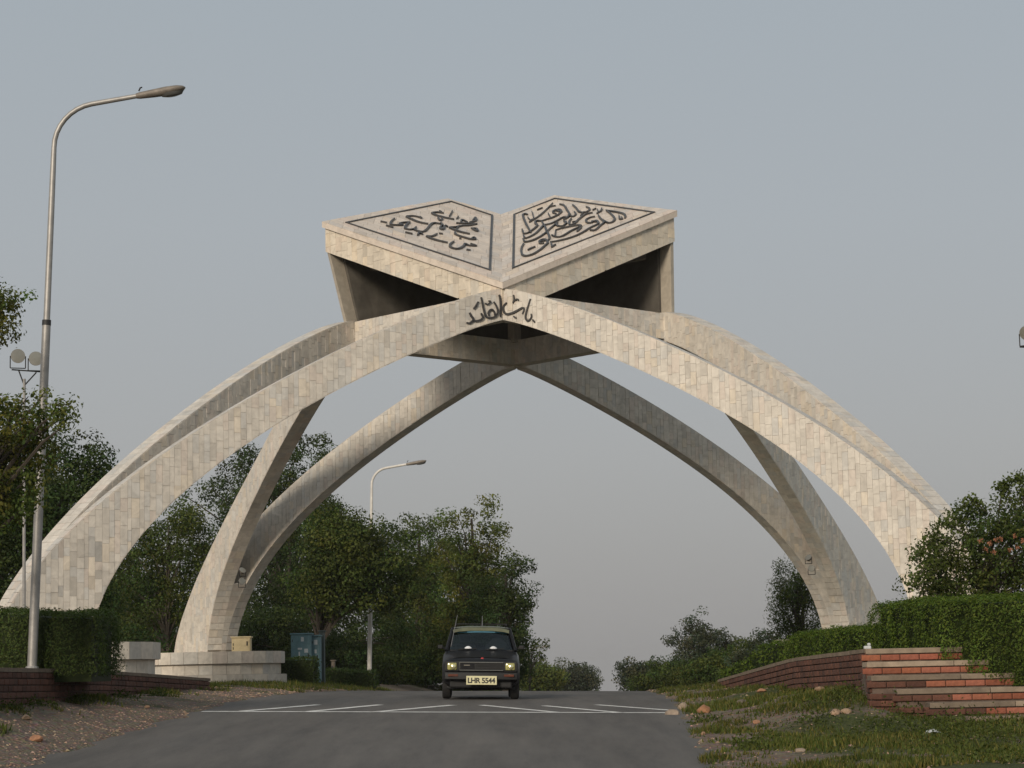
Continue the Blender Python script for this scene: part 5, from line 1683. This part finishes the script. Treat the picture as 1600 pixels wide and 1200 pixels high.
# windscreen with a curved surface
mb = MB(); V, F = [], []
for j in range(6):
    t = j / 5
    for i in range(9):
        u = -1 + 2 * i / 8
        w = .60 + (.50 - .60) * t
        V.append((u * w, .945 + t * .375 + .05 * u * u, .885 + t * .355))
for j in range(5):
    for i in range(8): F.append((j * 9 + i, j * 9 + i + 1, (j + 1) * 9 + i + 1, (j + 1) * 9 + i))
mb.add(V, F); ws = mb.build('windscreen', M['glass'], car, smooth=60)
mb = MB(); V, F = [], []
for j in range(2):
    t = .90 + .085 * j
    for i in range(9):
        u = -1 + 2 * i / 8
        w = .595 + (.495 - .595) * t
        V.append((u * w, .940 + t * .375 + .05 * u * u, .886 + t * .355 - .02 * u * u))
for i in range(8): F.append((i, i + 1, 9 + i + 1, 9 + i))
mb.add(V, F); mb.build('tint_strip', M['bluetint'], ws)
mb = MB(); mb.add([(-.56, 2.93, .88), (.56, 2.93, .88), (.48, 2.74, zr_ - .07), (-.48, 2.74, zr_ - .07)], [(0, 1, 2, 3)]); mb.build('rear_window', M['glass'], car)
# inside
mb = MB(); mb.bbox(-.60, .60, 1.0, 1.3, .78, .90, .03); mb.build('dashboard', M['interior'], car)
for sx in (-.30, .30):
    mb = MB(); mb.bbox(sx - .22, sx + .22, 1.75, 1.92, .5, 1.0, .05); mb.bbox(sx - .11, sx + .11, 1.80, 1.90, 1.03, 1.18, .03); mb.build('seat', M['interior'], car)
mb = MB(); mb.bbox(-.58, .58, 2.5, 2.66, .5, .98, .05); mb.build('rear_seat', M['interior'], car)
for sx in (-.235, .225):  # two low white lumps on the dashboard
    mb = MB(); mb.lathe([(.01, .0), (.075, .004), (.07, .02), (.03, .045), (.004, .05)], 10, 'z', (sx, 1.02, .902)); mb.build('dashboard_lump', M['whitelump'], car, smooth=60)
mb = MB(); mb.lathe([(.165, -.012), (.185, 0), (.165, .012)], 16, 'y', (.30, 1.36, .93)); mb.build('steering_wheel', M['interior'], car)
for sx in (-.42, .08):
    mb = MB(); mb.tube([(sx, .935, .887), (sx + .34, .935, .905)], .010, 6); mb.tube([(sx, .94, .88), (sx + .10, .93, .90)], .012, 6); mb.build('wiper', M['plastic'], car)
# face: recess, grille with slats and chrome edge, lamps
mb = MB(); mb.bbox(-.655, .655, .06, .16, .50, .675, .02); face = mb.build('front_panel', M['plastic'], car)
mb = MB()
mb.tube([(-.385, .055, .655), (.395, .055, .655), (.395, .055, .515), (-.385, .055, .515), (-.385, .055, .655)], .0075, 6); gr = mb.build('grille', M['chrome'], car)
for i in range(5):
    mb = MB(); mb.bbox(-.10, .385, .050, .066, .530 + i * .026, .540 + i * .026, .003); mb.build('slat', M['plastic'], gr)
mb = MB(); mb.bbox(-.36, -.12, .050, .062, .535, .64, .004); mb.build('grille_plate', M['carpaint'], gr)
mb = MB(); mb.bbox(-.31, -.20, .0462, .0495, .60, .612, .001); mb.build('emblem_bar', M['chrome'], gr)
for s in (-1, 1):
    mb = MB(); mb.bbox(s * .52 - .085, s * .52 + .085, .030, .07, .52, .65, .02); hl = mb.build('headlamp', M['headlamp'], car, smooth=40)
    mb = MB(); mb.lathe([(.045, -.006), (.03, -.012), (.006, -.014)], 12, 'y', (s * .515 + .02, .030, .575)); mb.build('headlamp_lens', M['bulb'], hl, smooth=50)
    mb = MB(); mb.bbox(s * .52 - .115, s * .52 + .115, .040, .075, .497, .509, .004); mb.build('headlamp_trim', M['plastic'], hl)
# bumper
mb = MB()
V, F = [], []
for x, y in ((-.70, .42), (-.69, .16), (-.64, .02), (-.45, -.02), (0, -.035), (.45, -.02), (.64, .02), (.69, .16), (.70, .42)):
    for (dy, z) in ((.0, .345), (-.025, .36), (-.03, .44), (-.015, .475), (.05, .48), (.06, .345)): V.append((x + (0), y + dy, z))
for i in range(8):
    for k2 in range(6): F.append((i * 6 + k2, i * 6 + (k2 + 1) % 6, (i + 1) * 6 + (k2 + 1) % 6, (i + 1) * 6 + k2))
F += [tuple(range(6)), tuple(range(48, 54))]
mb.add(V, F); bump_ = mb.build('bumper', M['plastic'], car, smooth=40)
for s in (-1, 1):
    mb = MB(); mb.bbox(s * .50 - .09, s * .50 + .09, -.058, -.036, .405, .447, .008); mb.build('indicator', M['amber'], bump_)
mb = MB(); mb.bbox(-.56, .56, .09, .2, .20, .36, .03); mb.build('valance', M['plastic'], car)
mb = MB(); mb.bbox(-.62, .62, .3, 2.9, .17, .24, .03); mb.tube([(-.5, .5, .2), (.5, .5, .2)], .03, 8); mb.tube([(-.3, .25, .19), (-.1, .3, .17), (.2, .26, .18), (.35, .3, .19)], .02, 6); mb.build('underbody', M['plastic'], car)
# number plate
mb = MB(); mb.bbox(-.262, .282, -.086, -.074, .262, .418, .004); plate = mb.build('number_plate', M['plate'], car)
fc = bpy.data.curves.new('plate_text', 'FONT'); fc.body = 'LHR 5544'; fc.size = .155; fc.extrude = .002; fc.offset = .0045; fc.align_x = 'CENTER'; fc.align_y = 'CENTER'; fc.space_character = .92
fo = bpy.data.objects.new('plate_text', fc); COL.objects.link(fo)
dg = bpy.context.evaluated_depsgraph_get(); dg.update()
tm = bpy.data.meshes.new_from_object(fo.evaluated_get(dg))
bpy.data.objects.remove(fo, do_unlink=True)
co_ = np.zeros(len(tm.vertices) * 3); tm.vertices.foreach_get('co', co_); co_ = co_.reshape(-1, 3)
wd = co_[:, 0].max() - co_[:, 0].min(); ht = co_[:, 1].max() - co_[:, 1].min()
cen_x, cen_y = (co_[:, 0].max() + co_[:, 0].min()) / 2, (co_[:, 1].max() + co_[:, 1].min()) / 2
new = np.column_stack([(co_[:, 0] - cen_x) * (.49 / wd) + .01, -.0885 - co_[:, 2] * .5, (co_[:, 1] - cen_y) * (.098 / ht) + .338])
tm.vertices.foreach_set('co', new.ravel()); tm.materials.clear(); tm.materials.append(M['dark'])
link('plate_characters', tm, plate)
# wheels
for sx in (-1, 1):
    for y in (.58, 2.68):
        mb = MB(); r = .262
        mb.lathe([(.15, -.075), (r - .03, -.078), (r - .006, -.06), (r, -.03), (r, .03), (r - .006, .06), (r - .03, .078), (.15, .075)], 28, 'x', (sx * .615, y, .262))
        wh = mb.build('wheel', M['tyre'], car, smooth=40)
        mb = MB(); mb.lathe([(.155, .05), (.15, .07), (.06, .055), (.04, .075), (.01, .078)] if sx > 0 else [(.155, -.05), (.15, -.07), (.06, -.055), (.04, -.075), (.01, -.078)], 20, 'x', (sx * .615, y, .262))
        mb.build('rim', M['lampbody'], wh, smooth=40)
# aerials and roof rails
for x, y, h, lx in ((-.56, 1.05, .62, .12), (.02, 1.5, .20, .0)):
    mb = MB(); z0 = .90 if y < 1.2 else zr_
    mb.tube([(x, y, z0), (x + lx, y + .04, z0 + h)], [.009, .005], 6); mb.build('aerial', M['antenna'], car)
for sx in (-1, 1):
    mb = MB(); mb.tube([(sx * .47, 1.55, zr_ + .01), (sx * .47, 1.6, zr_ + .045), (sx * .47, 2.5, zr_ + .045), (sx * .47, 2.55, zr_ + .005)], .012, 6); mb.build('roof_rail', M['plastic'], car)
mb = MB(); mb.tube([(-.47, 1.6, zr_ + .045), (.47, 1.6, zr_ + .045)], .012, 6); mb.build('roof_rail', M['plastic'], car)

# ------------------------------------------------------------------ stones, gravel, weeds
def on_ground(px, py, lo=20.0, hi=60.0):
    # first crossing along the ray
    prev = lo
    D = lo
    while D < hi:
        p = at(px, py, D)
        if p.z < float(ground_z(p.x, D)) + .0: break
        D += .15
    return at(px, py, D)
def rock_mesh(seed, r, sq, tone):
    rg = random.Random(seed)
    bm = bmesh.new(); bmesh.ops.create_icosphere(bm, subdivisions=2, radius=1.0)
    ax = [(Vector((rg.gauss(0, 1), rg.gauss(0, 1), rg.gauss(0, 1))).normalized(), rg.uniform(.55, .85)) for _ in range(9)]
    for v in bm.verts:
        c = v.co.copy()
        for n, d in ax:
            k = c.dot(n)
            if k > d: c -= n * (k - d)
        c += Vector((rg.uniform(-.03, .03), rg.uniform(-.03, .03), rg.uniform(-.03, .03)))
        v.co = Vector((c.x * r, c.y * r * .9, c.z * r * sq))
    bm.verts.index_update()
    mb = MB(); mb.add([v.co for v in bm.verts], [[v.index for v in f.verts] for f in bm.faces], tone); bm.free()
    return mb.mesh('rock', M['rock'])
rocks = [
 (1051, 1122, .13, .75, (1.0, 1.0, 1.0), 'angular pale stone at the right edge of the road by the painted line'),
 (1066, 1111, .10, .9, (1.15, 1.12, 1.05), 'upright whitish stone behind the angular pale stone'),
 (1100, 1115, .12, .75, (1.05, .66, .42), 'round orange brown stone lying in the grass right of the road'),
 (1281, 1082, .10, .6, (1.1, .9, .72), 'tan stone near the middle of the right brick wall, left of a pair'),
 (1300, 1079, .06, .7, (1.1, .9, .72), 'small tan stone of the pair below the right brick wall'),
 (1305, 1117, .10, .55, (1.1, .92, .76), 'flat tan stone in the grass right of the orange stone'),
 (1322, 1114, .08, .6, (1.1, .95, .8), 'rounded tan stone beside the flat one in the grass'),
 (1160, 1099, .11, .4, (.55, .55, .55), 'dark flat stone in the gravel by the right verge'),
 (1190, 1083, .09, .5, (1.2, .8, .58), 'reddish stone in the gravel near the right road edge'),
 (1182, 1131, .06, .6, (1.2, .8, .6), 'small reddish stone in the grass below the orange stone'),
 (1098, 1149, .05, .6, (1.2, .9, .7), 'small tan stone on the grass edge close to the road'),
 (1250, 1176, .08, .5, (.9, .88, .85), 'grey stone in the bare patch at the bottom right'),
 (57, 1160, .09, .6, (1.1, .7, .5), 'reddish stone in the gravel at the lower left'),
 (40, 1128, .08, .6, (1.0, .9, .8), 'pale stone below the left brick wall near the edge'),
 (230, 1106, .06, .6, (1.2, .95, .75), 'small pale stone in the left gravel verge'),
 (265, 1080, .055, .6, (1.25, 1.0, .75), 'small tan stone below the end of the left brick wall'),
 (328, 1079, .06, .6, (1.3, .8, .6), 'small reddish stone where the left wall ends'),
]
for i, (px, py, r, sq, tone, lab) in enumerate(rocks):
    p = on_ground(px, py)
    o = link('rock', rock_mesh(i * 7 + 3, r, sq, tone)); o.location = (p.x, p.y, float(ground_z(p.x, p.y)) + r * sq * .45); o.rotation_euler = (0, 0, i * 1.1)
    tag(o, lab, 'rock', 'loose stones on the verges')
p = on_ground(1458, 1152)
mb = MB(); mb.add([(-.12, 0, .02), (.0, -.04, .06), (.13, 0, .03), (.10, .08, .05), (-.06, .09, .07), (.02, .03, .09)], [(0, 1, 5), (1, 2, 5), (2, 3, 5), (3, 4, 5), (4, 0, 5)])
o = mb.build('litter', M['paper']); o.location = (p.x, p.y, float(ground_z(p.x, p.y)) + .0); tag(o, 'crumpled pale plastic litter in the grass at the lower right', 'litter')

# loose gravel on both verges
def gravel(name, n, xf, dlo, dhi, smin, smax):
    D = RNG.uniform(dlo, dhi, n); X = xf(D, RNG.uniform(0, 1, n))
    keep = wob(X * 2, D * 2, 1.3) > RNG.uniform(-1.2, .6, n)
    X, D = X[keep], D[keep]; n = len(X)
    Z = ground_z(X, D)
    s = RNG.uniform(0, 1, n) ** 2.5 * (smax - smin) + smin
    base = np.array([[1, 0, 0], [-.5, .86, 0], [-.5, -.86, 0], [0, 0, .8]])
    tri = [(0, 1, 3), (1, 2, 3), (2, 0, 3)]
    V = np.empty((n, 9, 3))
    ang = RNG.uniform(0, 6.28, n); c, q = np.cos(ang), np.sin(ang)
    jit = RNG.uniform(.7, 1.3, (n, 4, 3))
    for a, t in enumerate(tri):
        for b_, vi in enumerate(t):
            l = base[vi] * jit[:, vi]
            V[:, a * 3 + b_, 0] = X + s * (l[:, 0] * c - l[:, 1] * q)
            V[:, a * 3 + b_, 1] = D + s * (l[:, 0] * q + l[:, 1] * c)
            V[:, a * 3 + b_, 2] = Z + s * l[:, 2] * .7 - .004
    k = RNG.uniform(.55, 1.25, n)
    col = np.stack([k * RNG.uniform(.95, 1.25, n), k * RNG.uniform(.85, 1.05, n), k * RNG.uniform(.75, 1.0, n)], 1)
    o = link(name, quads_mesh(name, V.reshape(-1, 3), np.repeat(col, 3, axis=0), M['rock'], nv=3))
    tag(o, kind='stuff'); return o
g = gravel('gravel', 26000, lambda D, t: road_l(D) + .1 - t ** 1.3 * 3.2, 20, 58, .008, .035); tag(g, 'loose brown gravel sloping up from the left road edge', 'gravel')
g = gravel('gravel', 12000, lambda D, t: road_r(D) - .1 + t ** 1.2 * 4.5, 22, 60, .008, .035); tag(g, 'loose stones and gravel scattered on the right verge', 'gravel')

def grass(name, n, xf, dlo, dhi, hmin, hmax, thr, label, mat='grass', maskf=None):
    D = RNG.uniform(dlo, dhi, n); X = xf(D, RNG.uniform(0, 1, n))
    m_ = wob(X * 1.1 + 5, D * 1.2, 1.0) + .5 * wob(X * 2.7, D * 2.5 + 4, 1.6)
    keep = m_ + RNG.normal(size=n) * .25 > (thr if maskf is None else maskf(X, D))
    X, D, m_ = X[keep], D[keep], m_[keep]; n = len(X)
    Z = ground_z(X, D)
    h = RNG.uniform(hmin, hmax, n) * (1 + .8 * np.clip(m_, 0, 1))
    ang = RNG.uniform(0, 6.28, n); ln = RNG.uniform(.2, .9, n) * h
    w = RNG.uniform(.006, .014, n) * 1.3
    V = np.empty((n, 3, 3))
    tx, ty = np.cos(ang), np.sin(ang)
    V[:, 0] = np.column_stack([X - ty * w, D + tx * w, Z - .01]); V[:, 1] = np.column_stack([X + ty * w, D - tx * w, Z - .01])
    V[:, 2] = np.column_stack([X + tx * ln, D + ty * ln, Z + h])
    k = RNG.uniform(.6, 1.3, n) * (1 + .25 * wob(X * .8, D * .9, 1))
    dry = (RNG.uniform(0, 1, n) < .22 + .2 * wob(X * .9 + 2, D * .8, 1.3))
    col = np.stack([k * np.where(dry, 2.0, RNG.uniform(.85, 1.25, n)), k * np.where(dry, 1.35, 1.0), k * np.where(dry, 1.5, .9)], 1)
    o = link(name, quads_mesh(name, V.reshape(-1, 3), col, M[mat], nv=3)); tag(o, label, 'grass', kind='stuff'); return o
grass('grass', 210000, lambda D, t: road_r(D) + .05 + t * 6.5, 22, 52, .02, .07, .0, 'patchy green grass and weeds over the right verge',
      maskf=lambda X, D: .30 - .42 * np.clip((X - road_r(D)) / 2.5, 0, 1) + .40 * np.clip((D - 36) / 8, 0, 1))
grass('grass', 60000, lambda D, t: road_l(D) - .9 - t * 2.2, 22, 48, .02, .07, .1, 'thin dark grass along the foot of the left brick wall',
      maskf=lambda X, D: 1.0 - 1.1 * np.clip((road_l(D) - X - 1.0) / 1.0, 0, 1))
grass('grass', 26000, lambda D, t: road_l(D) - .1 - t * 5, 48, 75, .03, .10, .0, 'dark grass strip in front of the cabinets and far lamp',
      maskf=lambda X, D: .3 - .5 * np.clip((road_l(D) - X) / .8, 0, 1))
# taller weeds as leafy clumps
def weeds(label, spots, leaf='grass'):
    P, T_ = [], []
    for px, py, r in spots:
        c = on_ground(px, py)
        n = int(260 * r / .2)
        pts = RNG.normal(size=(n, 3)) * np.array([r, r, r * .42]) ; pts[:, 2] = np.abs(pts[:, 2])
        x, y = c.x + pts[:, 0], c.y + pts[:, 1]
        P.append(np.column_stack([x, y, ground_z(x, y) + pts[:, 2]])); T_.append(RNG.uniform(.45, 1.2, n))
    P = np.concatenate(P); tn = np.concatenate(T_)
    o = link('weeds', quads_mesh('weeds', leaf_quads(P, .05, up=.5), np.stack([tn * 1.0, tn, tn * .9], 1), M[leaf])); tag(o, label, 'weeds', kind='stuff')
weeds('leafy weed clumps below the brick steps and right wall', [(1262, 1072, .22), (1290, 1076, .2), (1400, 1098, .25), (1375, 1085, .25), (1340, 1080, .2), (1430, 1120, .25), (1520, 1140, .28), (1480, 1150, .25), (1300, 1100, .2),
      (1180, 1064, .2), (1210, 1062, .2), (1240, 1062, .2), (1190, 1165, .2), (1175, 1172, .15), (1420, 1150, .25), (1555, 1160, .3), (1480, 1175, .3), (1380, 1140, .22), (1270, 1130, .2), (1330, 1160, .22), (1560, 1190, .3), (1100, 1128, .15)])
weeds('small dark weeds at the end of the left brick wall', [(322, 1062, .14), (330, 1068, .12), (250, 1088, .12), (190, 1090, .14), (120, 1098, .14), (60, 1104, .14), (10, 1108, .16)], 'leaf')

# ------------------------------------------------------------------ evening haze
hz = MB(); hz.box(-1600, 1600, -70, 2700, -30, 18)
hm = bpy.data.materials.new('haze'); hm.use_nodes = True
t = hm.node_tree; t.nodes.clear()
ho = N(t, 'ShaderNodeOutputMaterial'); hv = N(t, 'ShaderNodeVolumePrincipled')
hv.inputs['Color'].default_value = (.90, .885, .87, 1); hv.inputs['Density'].default_value = .00020; hv.inputs['Anisotropy'].default_value = .2
t.links.new(hv.outputs[0], ho.inputs['Volume'])
haze = hz.build('haze', hm); tag(haze, kind='stuff')
